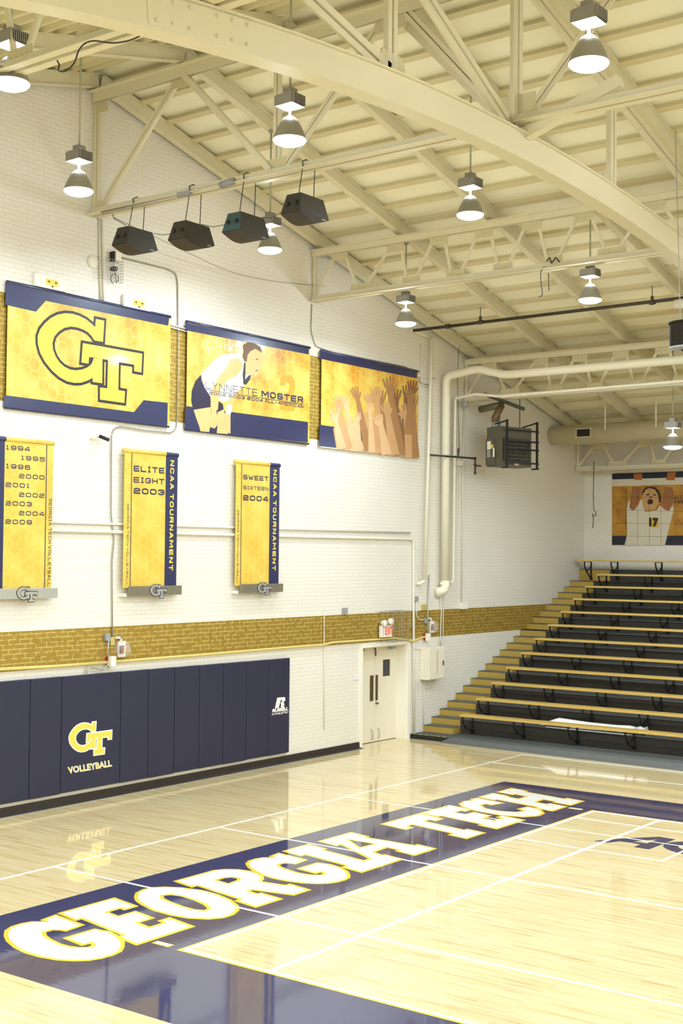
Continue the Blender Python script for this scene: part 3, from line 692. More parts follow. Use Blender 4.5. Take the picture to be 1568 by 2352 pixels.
# ================================================================== WALL PADS
XP = .065
seams = [11.71, 12.32, 12.93, 13.54, 14.77, 15.39, 16.0, 16.61, 17.22, 17.835, 18.45, 19.06]
padlab = {1: 'navy wall pad cut by the left edge of the picture', 2: 'plain navy wall pad directly left of the wide logo pad', 3: 'double-width navy wall pad with the gold GT logo and the word VOLLEYBALL',
          4: 'plain navy wall pad directly right of the wide logo pad', 5: 'plain navy wall pad, second to the right of the wide logo pad', 6: 'plain navy wall pad, third to the right of the wide logo pad',
          7: 'plain navy wall pad, fourth to the right of the wide logo pad', 8: 'plain navy wall pad, third to the left of the white R logo pad', 9: 'plain navy wall pad, second to the left of the white R logo pad',
          10: 'navy wall pad with the white R logo, last pad before the door'}
pads = {}
for i in range(1, 11):
    y0, y1 = seams[i] + .004, seams[i + 1] - .004
    if i == 8: pass
    o = MB().box((.012, y0, .19 - .004 * (i % 3)), (XP, y1, 1.975 - .004 * i)).build('wall_pad', M_NAVYPAD, bevel=.012)
    tag(o, padlab[i], 'wall pad', 'navy wall pads'); pads[i] = o
# the last group runs to 11 boards: the eleventh seam pair
# ---- GT logo, measured on the big banner and normalised to height 1
XBN = .062
def lp(pts): return [W(60 + a * .1913, 690 + b * .1913, XBN) for a, b in pts]
LG = lp([(838, 222), (940, 243), (925, 498), (820, 480), (790, 430), (745, 383), (690, 350), (620, 325), (540, 313), (460, 330), (390, 375), (340, 435), (318, 510), (325, 590), (355, 670), (400, 740), (460, 795), (530, 830), (600, 840), (680, 828), (740, 803), (785, 765), (803, 725), (812, 690), (918, 705), (915, 995), (800, 978), (800, 930), (740, 962), (660, 988), (580, 990), (490, 970), (400, 920), (310, 840), (230, 740), (170, 630), (142, 520), (140, 430), (170, 345), (230, 270), (300, 210), (380, 170), (470, 153), (560, 160), (640, 185), (720, 225), (790, 280), (830, 322)])
LT = lp([(682, 512), (1395, 640), (1385, 865), (1298, 850), (1298, 772), (1115, 740), (1108, 1075), (1190, 1090), (1180, 1232), (888, 1190), (888, 1045), (975, 1055), (985, 715), (800, 683), (757, 680), (750, 760), (665, 745)])
allp = LG + LT; ly0 = min(p.y for p in allp); lz0 = min(p.z for p in allp); lh = max(p.z for p in allp) - lz0; lwid = (max(p.y for p in allp) - ly0) / lh
LGn = [((p.y - ly0) / lh, (p.z - lz0) / lh) for p in LG]; LTn = [((p.y - ly0) / lh, (p.z - lz0) / lh) for p in LT]
def gt_logo(parent, y, z, h, X, m_edge, m_face, wd=.045, th=.0012, sx=1.0, names=('logo_outline', 'logo_face')):
    def p3(l, x): return [Vector((x, y + a * h * sx, z + b * h)) for a, b in l]
    mb = MB()
    mb.plate([p3(offset_poly(LGn, wd), X)], (1, 0, 0), th); mb.plate([p3(offset_poly(LTn, wd), X)], (1, 0, 0), th * 1.25)
    e = mb.build(names[0], m_edge, parent)
    mb = MB(); mb.plate([p3(LGn, X + th * 1.3)], (1, 0, 0), th * .5); mb.plate([p3(LTn, X + th * 1.3)], (1, 0, 0), th * .7)
    f = mb.build(names[1], m_face, parent); return e, f
# pad graphics
pg = pads[3]; a = W(156, 1737, XP); b = W(226, 1655, XP)
zb_, zt2 = W(215, 1737, XP).z, W(216, 1657, XP).z
gt_logo(pg, W(159, 1700, XP).y, zb_ + .02, zt2 - zb_ - .03, XP + .001, M_PRW, M_PRG, .035, sx=1.0)
mb = MB(); O_ = W(156.6, 1778, XP + .002); lettering(mb, 'VOLLEYBALL', O_, W(257.5, 1760.5, XP + .002) - O_, W(154.5, 1762, XP + .002) - O_, .05, 1.05, M_PRW)
O_ = W(157.2, 1777, XP + .0035); lettering(mb, 'VOLLEYBALL', O_, W(257, 1760, XP + .0035) - O_, W(155.1, 1763, XP + .0035) - O_, .0, 1.13, M_PRG)
mb.build('pad_lettering', None, pg)
pr = pads[10]
def rs(pts): return [W(600 + a * .05102, 1580 + b * .05102, XP + .001) for a, b in pts]
mb = MB()
mb.plate([rs([(715, 440), (1030, 410), (1065, 430), (1080, 480), (1078, 540), (1050, 600), (1000, 635), (920, 640), (918, 560), (905, 525), (890, 522), (875, 540), (850, 640), (780, 905), (610, 915)])], (1, 0, 0), .001)
mb.plate([rs([(860, 650), (970, 645), (1015, 675), (1035, 730), (1015, 880), (870, 885), (888, 760), (880, 700)])], (1, 0, 0), .001)
mb.build('pad_logo', M_PRW, pr)
mb = MB()
def W2(a, b, X=XP + .001): return W(600 + a * .05102, 1580 + b * .05102, X)
O_ = W2(478, 1105); lettering(mb, 'RUSSELL', O_, W2(1190, 1010) - O_, W2(515, 945) - O_, .06, .95)
O_ = W2(452, 1240); lettering(mb, 'ATHLETIC', O_, W2(1195, 1135) - O_, W2(480, 1140) - O_, .03, 1.1)
mb.build('pad_lettering', M_PRW, pr)

# wide squared lettering made of straight strokes
_c = .22
SG = {'0': [[(0, _c), (0, 1 - _c), (_c, 1), (1 - _c, 1), (1, 1 - _c), (1, _c), (1 - _c, 0), (_c, 0), (0, _c)]],
 '1': [[(.12, .92), (.5, 1), (.5, 0)], [(.15, 0), (.85, 0)]], '2': [[(0, .78), (_c, 1), (1 - _c, 1), (1, .82), (1, .62), (.84, .52), (.16, .48), (0, .36), (0, 0), (1, 0)]],
 '3': [[(0, .8), (_c, 1), (1 - _c, 1), (1, .84), (1, .62), (.86, .52), (.4, .52)], [(.86, .52), (1, .4), (1, .17), (1 - _c, 0), (_c, 0), (0, .2)]],
 '4': [[(.78, 0), (.78, 1), (.62, 1), (0, .36), (0, .24), (1, .24)]], '5': [[(1, 1), (.04, 1), (.04, .55), (.8, .58), (1, .46), (1, .16), (.8, 0), (.16, 0), (0, .14)]],
 '6': [[(.96, .84), (.8, 1), (.2, 1), (0, .82), (0, .16), (.18, 0), (.82, 0), (1, .16), (1, .42), (.82, .56), (0, .56)]], '9': [[(.04, .16), (.2, 0), (.8, 0), (1, .18), (1, .84), (.82, 1), (.18, 1), (0, .84), (0, .58), (.18, .44), (1, .44)]],
 '7': [[(0, 1), (1, 1), (.4, 0)]],
 'A': [[(0, 0), (.42, 1), (.58, 1), (1, 0)], [(.2, .3), (.8, .3)]], 'B': [[(0, 0), (0, 1), (.8, 1), (.95, .86), (.95, .64), (.82, .53), (0, .53)], [(.82, .53), (1, .4), (1, .14), (.84, 0), (0, 0)]],
 'C': [[(1, .86), (1 - _c, 1), (_c, 1), (0, 1 - _c), (0, _c), (_c, 0), (1 - _c, 0), (1, .14)]], 'E': [[(1, 1), (0, 1), (0, 0), (1, 0)], [(0, .5), (.92, .5)]],
 'G': [[(1, .78), (1, .84), (1 - _c, 1), (_c, 1), (0, 1 - _c), (0, _c), (_c, 0), (1 - _c, 0), (1, _c), (1, .48), (.55, .48)]], 'H': [[(0, 0), (0, 1)], [(1, 0), (1, 1)], [(0, .5), (1, .5)]],
 'I': [[(.5, 0), (.5, 1)], [(.15, 0), (.85, 0)], [(.15, 1), (.85, 1)]], 'K': [[(0, 0), (0, 1)], [(1, 1), (.12, .48), (1, 0)]], 'L': [[(0, 1), (0, 0), (1, 0)]], 'M': [[(0, 0), (0, 1), (.08, 1), (.5, .3), (.92, 1), (1, 1), (1, 0)]],
 'N': [[(0, 0), (0, 1), (.06, 1), (.94, 0), (1, 0), (1, 1)]], 'O': [[(0, _c), (0, 1 - _c), (_c, 1), (1 - _c, 1), (1, 1 - _c), (1, _c), (1 - _c, 0), (_c, 0), (0, _c)]],
 'R': [[(0, 0), (0, 1), (.84, 1), (1, .86), (1, .6), (.84, .45), (0, .45)], [(.6, .45), (1, 0)]], 'S': [[(1, .78), (1, .84), (.84, 1), (.16, 1), (0, .86), (0, .64), (.16, .54), (.84, .46), (1, .36), (1, .15), (.84, 0), (.16, 0), (0, .14), (0, .22)]],
 'T': [[(0, 1), (1, 1)], [(.5, 1), (.5, 0)]], 'U': [[(0, 1), (0, _c), (_c, 0), (1 - _c, 0), (1, _c), (1, 1)]], 'V': [[(0, 1), (.45, 0), (.55, 0), (1, 1)]], 'W': [[(0, 1), (.24, 0), (.3, 0), (.5, .8), (.7, 0), (.76, 0), (1, 1)]],
 'X': [[(0, 0), (1, 1)], [(0, 1), (1, 0)]], 'Y': [[(0, 1), (.5, .48), (1, 1)], [(.5, .48), (.5, 0)]], '-': [[(.1, .45), (.9, .45)]]}
def strokes(mb, txt, O, U, V, wt=.2, gap=.32, th=.001):
    """squared capitals: wt = stroke width as a share of the letter height"""
    O, U, V = Vector(O), Vector(U), Vector(V); cells = []; x = 0
    for ch in txt:
        w_ = .45 if ch == ' ' else (.62 if ch in '1I' else (1.25 if ch in 'MW' else 1.0)); cells.append((ch, x, w_)); x += w_ + (gap if ch != ' ' else 0)
    x -= gap; asp = U.length / x / V.length          # letter-cell width against its height
    n_ = U.cross(V).normalized() * th; hw = wt / 2
    k = 0
    for ch, x0, w_ in cells:
        if ch == ' ': continue
        for pl in SG[ch]:
            P = []
            for a, b in pl:      # in units of letter height, inset so the stroke stays in its cell
                P.append(Vector(((x0 * asp) + hw + a * (w_ * asp - wt), hw * .9 + b * (1 - wt * .9))))
            for i in range(len(P) - 1):
                a, b = P[i], P[i + 1]; d = b - a
                if d.length < 1e-6: continue
                d.normalize(); q = Vector((-d.y, d.x)) * hw; e = d * (hw * .42)
                a2 = a - e if i > 0 else a - d * (hw * .9); b2 = b + e if i < len(P) - 2 else b + d * (hw * .9)
                if i == 0 and i > 0: pass
                c4 = [a2 - q, b2 - q, b2 + q, a2 + q]; sx = U / (x * asp)
                k += 1; lift = n_ * (1 + (k % 7) * .02)
                vs = [O + sx * c.x + V * c.y for c in c4]; mb.add(vs + [v + lift for v in vs], [(0, 1, 2, 3), (4, 5, 6, 7), (0, 1, 5, 4), (1, 2, 6, 5), (2, 3, 7, 6), (3, 0, 4, 7)])
# ================================================================== BANNERS
def cloth(name, y0, y1, z0, z1, X, mt, parent, hem=M_NAVYC, amp=.006, roll=.028):
    nx, nz = 40, 24; mb = MB(); vs = []
    for j in range(nz + 1):
        for i in range(nx + 1):
            u = i / nx; v = j / nz
            vs.append((X - .012 + amp * math.sin(u * 9 + v * 3) * (.3 + .7 * (1 - abs(2 * v - 1))) * .6 + .0, y0 + (y1 - y0) * u, z0 + (z1 - z0) * v))
    fs = [(j * (nx + 1) + i, j * (nx + 1) + i + 1, (j + 1) * (nx + 1) + i + 1, (j + 1) * (nx + 1) + i) for j in range(nz) for i in range(nx)]
    n = len(vs); vs += [(x - .004, y, z) for x, y, z in vs]; fs2 = [tuple(k + n for k in reversed(f)) for f in fs]
    mb.add(vs, fs + fs2); o = mb.build(name, mt, parent, smooth=True)
    return o
def prt(name, polys, X, mt, parent, label=None, th=.0008, plane='x'):
    mb = MB()
    for lp_ in polys: mb.plate([lp_], (1, 0, 0) if plane == 'x' else (0, -1, 0), th)
    o = mb.build(name, mt, parent)
    if label: o['label'] = label
    return o
def flatcloth(y0, y1, z0, z1, X, mt, parent, hem_t=M_NAVYC, hem_b=M_NAVYC, name='cloth'):
    MB().box((X - .006, y0, z0), (X, y1, z1)).build(name, mt, parent)
    for zz, hm, r in ((z1, hem_t, .03), (z0, hem_b, .022)):
        if hm: MB().tube([(X - .02, y0 - .01, zz), (X - .02, y1 + .01, zz)], r, 12).build('hem_rod', hm, parent, smooth=True)
    for yy in (y0 + .05, (y0 + y1) / 2, y1 - .05): MB().box((.002, yy - .015, z1 - .01), (X - .012, yy + .015, z1 + .01)).build('bracket', M_GALV, parent)
b1 = thing('banner', 'big wide gold honeycomb banner with the large GT logo, leftmost on the wall', 'banner', (0, 12.39, 5.98), 'large horizontal banners')
XC = .055
flatcloth(12.39, 15.79, 5.985, 7.83, XC, M_HON1, b1)
def wq(pts, X=XC + .001): return [W(a, b, X) for a, b in pts]
def h3(pts): return wq([(a / 2, 580 + b / 2) for a, b in pts])
prt('printed_band', [h3([(29, 131), (777, 300), (772, 336), (210, 222), (165, 272), (24, 240)]), h3([(20, 655), (615, 733), (660, 678), (770, 690), (768, 800), (18, 708)])], XC, M_NAVYC, b1)
e_, f_ = gt_logo(b1, ly0, lz0, lh, XC + .0018, M_INKD, mat('logo_metallic_gold', (228, 198, 74), .35, coat=.3, noise=.12, nscale=1.2), .033)
b2 = thing('banner', 'big banner with a bending volleyball player in white jersey and a name in navy letters', 'banner', (0, 16.2, 5.97), 'large horizontal banners')
flatcloth(16.2, 19.58, 5.975, 7.81, XC, M_HON2, b2)
def h4(pts, X=XC + .0014): return [W(420 + a * .1913, 730 + b * .1913, X) for a, b in pts]
SKIN = mat('print_skin', (226, 184, 120), .5, noise=.08, nscale=3); SKIN2 = mat('print_skin_shade', (196, 150, 96), .5); HAIR = mat('print_hair', (110, 76, 44), .5); SHORT = mat('print_shorts', (36, 30, 60), .5)
ORG = mat('print_orange', (224, 154, 44), .5)
prt('printed_band', [h4([(28, 1058), (1500, 1250), (1498, 1500), (22, 1335)]), h4([(30, 60), (1512, 365), (1508, 440), (36, 150)])], XC, M_NAVYC, b2)
prt('printed_number', [h4([(1165, 810), (1172, 720), (1215, 685), (1305, 695), (1345, 755), (1345, 850), (1305, 925), (1235, 1010), (1240, 1035), (1340, 1055), (1335, 1122), (1165, 1100), (1165, 1010), (1205, 940), (1275, 870), (1285, 790), (1232, 770), (1222, 818)], XC + .002)], XC, ORG, b2)
for lg_ in [h4([(125, 1100), (330, 1068), (345, 1200), (330, 1300), (312, 1372), (210, 1362), (195, 1300), (165, 1220)], XC + .0024), h4([(418, 1130), (488, 1100), (512, 1200), (528, 1300), (540, 1396), (405, 1384), (415, 1290), (400, 1200)], XC + .0024)]: prt('printed_leg', [lg_], XC, SKIN, b2)
prt('printed_shorts', [h4([(215, 685), (150, 760), (105, 880), (100, 1000), (125, 1105), (330, 1072), (335, 950), (280, 870), (225, 760)], XC + .003), h4([(430, 1000), (480, 1040), (488, 1100), (420, 1130)], XC + .003)], XC, SHORT, b2)
prt('printed_jersey', [h4([(215, 670), (300, 590), (420, 470), (530, 430), (690, 430), (730, 500), (735, 680), (820, 680), (828, 702), (740, 805), (640, 900), (540, 992), (480, 1012), (430, 990), (335, 955), (255, 830)], XC + .0036)], XC, M_PRW, b2)
prt('printed_arm', [h4([(580, 490), (660, 485), (712, 525), (715, 600), (640, 700), (540, 750), (470, 830), (440, 900), (430, 1000), (402, 1100), (412, 1290), (380, 1330), (325, 1310), (345, 1200), (330, 960), (345, 850), (420, 720), (520, 600)], XC + .0042),
                    h4([(545, 975), (650, 895), (655, 940), (590, 1040), (570, 1150), (570, 1390), (540, 1380), (495, 1250), (500, 1150), (540, 1100)], XC + .0042)], XC, SKIN, b2)
prt('printed_face', [h4([(735, 520), (760, 430), (850, 370), (930, 375), (960, 450), (952, 560), (925, 640), (885, 705), (850, 702), (820, 672), (765, 690), (740, 640)], XC + .0042)], XC, SKIN, b2)
prt('printed_hair', [h4([(730, 400), (720, 330), (780, 290), (850, 300), (930, 350), (950, 420), (870, 372), (810, 400), (775, 450), (765, 530), (735, 520), (715, 470)], XC + .0048)], XC, HAIR, b2)
prt('printed_eye', [h4([(872, 500), (885, 488), (905, 492), (900, 506)], XC + .0048)], XC, HAIR, b2); prt('printed_mouth', [h4([(868, 632), (900, 622), (903, 634), (875, 644)], XC + .0048)], XC, HAIR, b2)
prt('printed_collar', [h4([(733, 540), (752, 540), (748, 740), (790, 690), (820, 686), (805, 740), (760, 802), (725, 800), (716, 680)], XC + .0048)], XC, M_INKD, b2)
prt('printed_wristband', [h4([(530, 1030), (597, 1060), (566, 1178), (508, 1130)], XC + .0048)], XC, M_PRW, b2)
def q4(a, b, X): return h4([(a, b)], X)[0]
def slett(mb, txt, bl, br, tl, f, X, wt, gap=.25): O_ = f(*bl, X); strokes(mb, txt, O_, f(*br, X) - O_, f(*tl, X) - O_, wt, gap)
def lett(mb, txt, bl, br, tl, f, X, bold, sp=1.0, mt=None): O_ = f(*bl, X); lettering(mb, txt, O_, f(*br, X) - O_, f(*tl, X) - O_, bold, sp, mt)
mb = MB(); X_ = XC + .006
slett(mb, 'LYNNETTE', (272, 848), (897, 940), (270, 763), q4, X_, .09)
slett(mb, 'MOSTER', (945, 948), (1442, 1022), (945, 872), q4, X_, .24)
slett(mb, '2002 2003 2004', (313, 918), (962, 1010), (313, 882), q4, X_, .2)
slett(mb, 'ALL-AMERICAN', (985, 1012), (1445, 1085), (985, 972), q4, X_, .17)
a, b = q4(280, 862, X_), q4(1443, 1036, X_); mb.bar(a, b, .002, .008)
mb.build('printed_name', M_INK, b2)
# hands banner
b3 = thing('banner', 'big banner printed with a crowd of raised hands, rightmost of the big banners', 'banner', (0, 19.94, 5.95), 'large horizontal banners')
flatcloth(19.945, 23.33, 5.955, 7.80, XC, M_HON2, b3, hem_b=M_PRW)
def h5(pts, X=XC + .0014): return [W(725 + a * .15625, 795 + b * .15625, X) for a, b in pts]
prt('printed_band', [h5([(62, 72), (1492, 378), (1485, 475), (62, 185)]), h5([(55, 1155), (700, 1250), (700, 1540), (50, 1470)])], XC, M_NAVYC, b3)
SK = [mat('print_hand_light', (226, 186, 140), .5, noise=.08, nscale=4), mat('print_hand_mid', (206, 160, 112), .5, noise=.1, nscale=4), mat('print_hand_deep', (170, 124, 80), .5, noise=.1, nscale=4), mat('print_hand_dark', (136, 98, 64), .5, noise=.1, nscale=4)]
hands = [(1350, 560, 1330, 800, 1290, 1600, 120, 3), (1180, 620, 1180, 850, 1240, 1610, 130, 3), (1420, 490, 1410, 720, 1430, 1640, 120, 3), (960, 640, 960, 880, 1010, 1580, 130, 2), (1060, 440, 1100, 720, 1240, 1610, 140, 2), (700, 950, 720, 1120, 760, 1540, 110, 1),
         (550, 590, 620, 800, 770, 1540, 100, 2), (885, 590, 900, 830, 950, 1570, 120, 1), (745, 685, 790, 860, 830, 1560, 95, 1), (440, 705, 455, 930, 560, 1530, 95, 0), (310, 710, 350, 960, 470, 1510, 110, 1), (265, 890, 300, 1130, 380, 1500, 110, 0),
         (615, 960, 620, 1110, 640, 1540, 70, 0), (800, 830, 800, 1000, 830, 1560, 80, 0), (1010, 830, 1060, 1020, 1150, 1600, 130, 1), (1280, 840, 1330, 1080, 1400, 1640, 130, 1), (1370, 620, 1380, 830, 1350, 1300, 90, 2), (1450, 700, 1430, 980, 1470, 1645, 90, 2), (520, 1060, 560, 1200, 640, 1530, 120, 0), (900, 1000, 960, 1180, 1040, 1590, 120, 0)]
base = prt('printed_crowd', [h5([(255, 1215), (330, 1130), (560, 1250), (600, 1380), (700, 1400), (780, 1250), (870, 1000), (1000, 900), (1200, 900), (1300, 1050), (1476, 900), (1480, 1640), (1100, 1600), (300, 1500)], XC + .002)], XC, SK[1], b3)
for i, (tx, ty, wx, wy, bx, by, wd, k) in enumerate(hands):
    X_ = XC + .0024 + i * .00022; mb = MB()
    d = Vector((wx - bx, wy - by)); d.normalize(); n_ = Vector((d.y, -d.x)); t2 = Vector((tx - wx, ty - wy)); L = t2.length; t2.normalize(); n2 = Vector((t2.y, -t2.x))
    def P(v): return h5([(v.x, v.y)], X_)[0]
    Wv, Bv = Vector((wx, wy)), Vector((bx, by)); hw = wd * .30
    palm = Wv + t2 * L * .45
    mb.plate([[P(Bv + n_ * wd * .62), P(Bv - n_ * wd * .62), P(Wv - n_ * hw), P(palm - n2 * wd * .42), P(palm + n2 * wd * .42), P(Wv + n_ * hw)]], (1, 0, 0), .0006)
    for q in range(4):
        o_ = (q - 1.5) * wd * .25; fl_ = L * (.60 - .07 * abs(q - 1.4)); dirv = (t2 + n2 * (q - 1.5) * .13).normalized(); nn = Vector((dirv.y, -dirv.x)); s0 = palm + n2 * o_ - t2 * 8
        mb.plate([[P(s0 + nn * wd * .12), P(s0 - nn * wd * .12), P(s0 + dirv * fl_ * .92 - nn * wd * .085), P(s0 + dirv * fl_ - nn * wd * .03), P(s0 + dirv * fl_ + nn * wd * .03), P(s0 + dirv * fl_ * .92 + nn * wd * .085)]], (1, 0, 0), .0007)
    sg = 1 if i % 2 else -1; s0 = Wv + t2 * L * .15 + n2 * sg * wd * .3; dirv = (t2 + n2 * sg * .7).normalized(); nn = Vector((dirv.y, -dirv.x))
    mb.plate([[P(s0 + nn * wd * .15), P(s0 - nn * wd * .15), P(s0 + dirv * L * .42 - nn * wd * .07), P(s0 + dirv * L * .42 + nn * wd * .07)]], (1, 0, 0), .0007)
    mb.build('printed_hand', SK[k], b3)
# pennants
XQ = .10
def pennant(y0, y1, z0, z1, navy, label, by0, by1, line, hasrod=True):
    sh = (y0 + y1) / 2; sh = (sh - CP.y) * (1 - (CP.x - XQ) / CP.x)      # the pennants hang 10 cm off the wall
    y0 -= sh; y1 -= sh; by0 -= sh; by1 -= sh; line -= sh; navy = (navy[0] - sh, navy[1] - sh)
    t_ = thing('pennant', label, 'banner', (0, y0, z0), 'tall narrow pennants')
    MB().box((XQ - .008, y0, z0), (XQ - .002, y1, z1)).build('cloth', M_HON3, t_)
    MB().tube([(XQ - .02, y0 - .012, z1 - .03), (XQ - .02, y1 + .012, z1 - .03)], .038, 14, mt=M_HON3).build('top_roll', None, t_, smooth=True)
    MB().box((XQ - .002, navy[0], z0), (XQ - .0005, navy[1], z1 - .06)).tube([(XQ - .02, navy[0], z1 - .03), (XQ - .02, navy[1] + .013, z1 - .03)], .0395, 14).build('navy_stripe', M_NAVYC, t_)
    MB().box((XQ - .002, line - .008, z0), (XQ - .0008, line + .008, z1 - .06)).build('thin_stripe', M_INK, t_)
    br = MB().box((XQ + .012, by0, 3.172), (XQ + .042, by1, 3.325)).build('weight_bar', M_BARL if y0 < 13 else M_BAR, t_, bevel=.004)
    MB().box((.002, y0 + .02, z0 - .14), (XQ + .02, y0 + .06, z0 - .09)).build('bracket', M_PLAST, t_)
    gt_logo(br, (by0 + by1) / 2 - .14, 3.125, .22, XQ + .043, M_INKD if y0 < 13 else M_INK, M_BARL, .045, .004)
    return t_
p1 = pennant(12.20, 13.345, 3.30, 5.54, (12.20, 12.43), 'gold pennant listing the years 1994 to 2009, leftmost of the tall ones', 12.16, 13.44, 13.215)
p2 = pennant(14.84, 16.06, 3.30, 5.54, (15.78, 16.06), 'gold pennant reading ELITE EIGHT 2003, middle of the tall ones', 14.94, 16.155, 15.0)
p3 = pennant(17.56, 18.77, 3.30, 5.53, (18.49, 18.77), 'gold pennant reading SWEET SIXTEEN 2004, rightmost of the tall ones', 17.68, 18.856, 17.71)
XT = XQ + .0005
def f1(a, b, X=XT): return W(a * .1701, 990 + b * .1701, X)
def f2(a, b, X=XT): return W(275 + a * .15306, 1020 + b * .15306, X)
def f3(a, b, X=XT): return W(530 + a * .14024, 1050 + b * .14024, X)
for txt, x0, x1, yb, h in (('1994', 80, 405, 248, 60), ('1995', 283, 605, 388, 58), ('1996', 80, 408, 500, 60), ('2000', 258, 600, 635, 58), ('2001', 78, 400, 752, 60), ('2002', 258, 598, 886, 58), ('2003', 76, 428, 1003, 60), ('2004', 258, 598, 1136, 58), ('2009', 74, 430, 1252, 60)):
    A = f1(x0, yb); B = W(0, 0); sl = (x1 - x0) * .055 * (1 - (yb - 250) / 1500)
    B = f1(x1, yb + sl); B.z = A.z; A2 = Vector(A); T_ = f1(x0, yb - h); T_.y = A.y
    mb = MB(); strokes(mb, txt, A, B - A, T_ - A, .19, .3); mb.build('year_lettering', M_INK, p1)
def vtext(p, txt, f, x0, x1, y0, y1, mt, bold, nm):
    mb = MB(); A = f(x0, y0); D = f(x0, y1); R_ = f(x1, y0); D.y = A.y; R_.z = A.z
    strokes(mb, txt, A, D - A, R_ - A, .13 + bold * 2, .3); mb.build(nm, mt, p)
vtext(p1, 'GEORGIA TECH VOLLEYBALL', f1, 662, 700, 915, 2095, M_INK, 0, 'side_lettering')
vtext(p2, 'GEORGIA TECH VOLLEYBALL', f2, 112, 140, 895, 2125, M_INK, 0, 'side_lettering')
vtext(p2, 'NCAA TOURNAMENT', f2, 760, 815, 240, 1900, M_PRG, .05, 'stripe_lettering')
vtext(p3, 'GEORGIA TECH VOLLEYBALL', f3, 110, 135, 860, 2070, M_INK, 0, 'side_lettering')
vtext(p3, 'NCAA TOURNAMENT', f3, 698, 750, 205, 1860, M_PRG, .05, 'stripe_lettering')
def htext(p, rows, f):
    for txt, x0, x1, y0t, y0b, bold in rows:
        mb = MB()
        A = f(x0, y0b); B = f(x1, y0b + 20); B.z = A.z; T_ = f(x0, y0t); T_.y = A.y; strokes(mb, txt, A, B - A, T_ - A, .14 + bold * 1.7, .25); mb.build('main_lettering', M_INK, p)
htext(p2, (('ELITE', 210, 668, 320, 408, .05), ('EIGHT', 208, 668, 492, 575, .04), ('2003', 208, 668, 655, 742, .06)), f2)
htext(p3, (('SWEET', 205, 615, 287, 362, .04), ('SIXTEEN', 204, 615, 465, 523, .015), ('2004', 202, 612, 620, 705, .06)), f3)
# poster on the far wall
YP = YF - .02
po = thing('poster', 'large poster of a shouting player with raised arms wearing number 17, on the far wall', 'poster', (.8, YP, 4.18))
MB().box((.80, YP - .012, 4.185), (4.4, YF - .001, 6.03)).build('backing', M_HON4, po)
def h7(pts, d=0.0): return [PL(1380 + a * .1199, 1070 + b * .1199, YP - .0125 - d) for a, b in pts]
NV = mat('poster_navy', (28, 30, 48), .6); DS = mat('poster_skin', (150, 96, 56), .6, noise=.12, nscale=4); DS2 = mat('poster_face', (190, 146, 92), .6, noise=.15, nscale=5); DSW = mat('poster_white', (206, 198, 178), .6, noise=.05, nscale=4); DO = mat('poster_arm_orange', (166, 94, 36), .6); DK_ = mat('poster_dark', (44, 32, 26), .6); DY = mat('poster_yellow', (200, 168, 50), .6)
PY = YP - .0125
def zat(b): return PL(1390, 1070 + b * .1199, PY).z
MB().box((.80, PY - .001, zat(265)), (4.4, PY, 6.03)).box((.80, PY - .001, 4.185), (4.4, PY, zat(1340))).build('navy_band', NV, po)
MB().box((.80, PY - .0012, zat(395)), (4.4, PY, zat(265))).build('white_band', DSW, po)
def pr7(nm, polys, mt, d):
    for p_ in polys: prt(nm, [h7(p_, d)], 0, mt, po, plane='y')
pr7('printed_arm', [[(600, 400), (780, 405), (765, 540), (740, 640), (640, 840), (585, 850), (535, 800), (560, 600)], [(1210, 410), (1370, 410), (1395, 550), (1375, 740), (1300, 865), (1200, 830), (1160, 700)]], DS, .001)
pr7('printed_arm', [[(620, 145), (790, 138), (782, 273), (630, 268)], [(1275, 122), (1435, 116), (1408, 278), (1242, 274)]], DO, .0015)
pr7('printed_jersey', [[(488, 850), (515, 710), (560, 650), (540, 800), (590, 850), (650, 840), (720, 740), (760, 640), (785, 660), (800, 760), (830, 860), (870, 890), (1060, 850), (1130, 760), (1200, 830), (1300, 868), (1370, 740), (1388, 850), (1300, 1200), (1222, 1520), (448, 1522), (500, 1300)]], DSW, .002)
pr7('printed_face', [[(785, 580), (820, 450), (930, 412), (1060, 440), (1120, 560), (1110, 700), (1060, 770), (1030, 840), (940, 860), (870, 890), (815, 830), (790, 700)]], DS2, .003)
pr7('printed_hair', [[(778, 580), (795, 460), (870, 405), (1010, 402), (1110, 470), (1150, 600), (1142, 705), (1112, 700), (1090, 550), (1030, 455), (930, 425), (855, 452), (808, 530)]], DK_, .004)
pr7('printed_features', [[(880, 700), (900, 655), (935, 635), (975, 640), (1002, 685), (975, 730), (910, 738)], [(860, 545), (920, 530), (925, 560), (875, 570)], [(995, 545), (1050, 545), (1055, 568), (1000, 572)], [(925, 600), (960, 580), (990, 605), (960, 615)]], DK_, .004)
pr7('printed_number', [[(915, 1010), (990, 985), (1100, 990), (1098, 1170), (960, 1180), (915, 1150)]], DY, .003)
mb = MB()
def q7(a, b, X=.004): return h7([(a, b)], X)[0]
lett(mb, '17', (918, 1165), (1098, 1172), (918, 992), q7, .004, .09, 1.2); mb.build('printed_number', DK_, po); mb = MB()
slett(mb, 'KE', (1408, 642), (1568 + 40, 650), (1408, 562), q7, .002, .07); mb.build('printed_lettering', DK_, po); mb = MB()
lett(mb, '199', (1405, 716), (1600, 722), (1405, 676), q7, .002, .03, 1.0)
mb.bar(q7(1405, 660, .002), q7(1640, 668, .002), .002, .008, up=(0, 0, 1))
mb.build('printed_lettering', DK_, po)
mb = MB()
for a in (480, 700, 922, 1145): mb.bar(q7(a, 430, .0045), q7(a, 1510, .0045), .001, .006)
for b in (595, 848, 1095, 1345): mb.bar(q7(300, b, .0045), q7(1600, b + 20, .0045), .001, .006, up=(0, 0, 1))
mb.build('panel_seam', DK_, po)

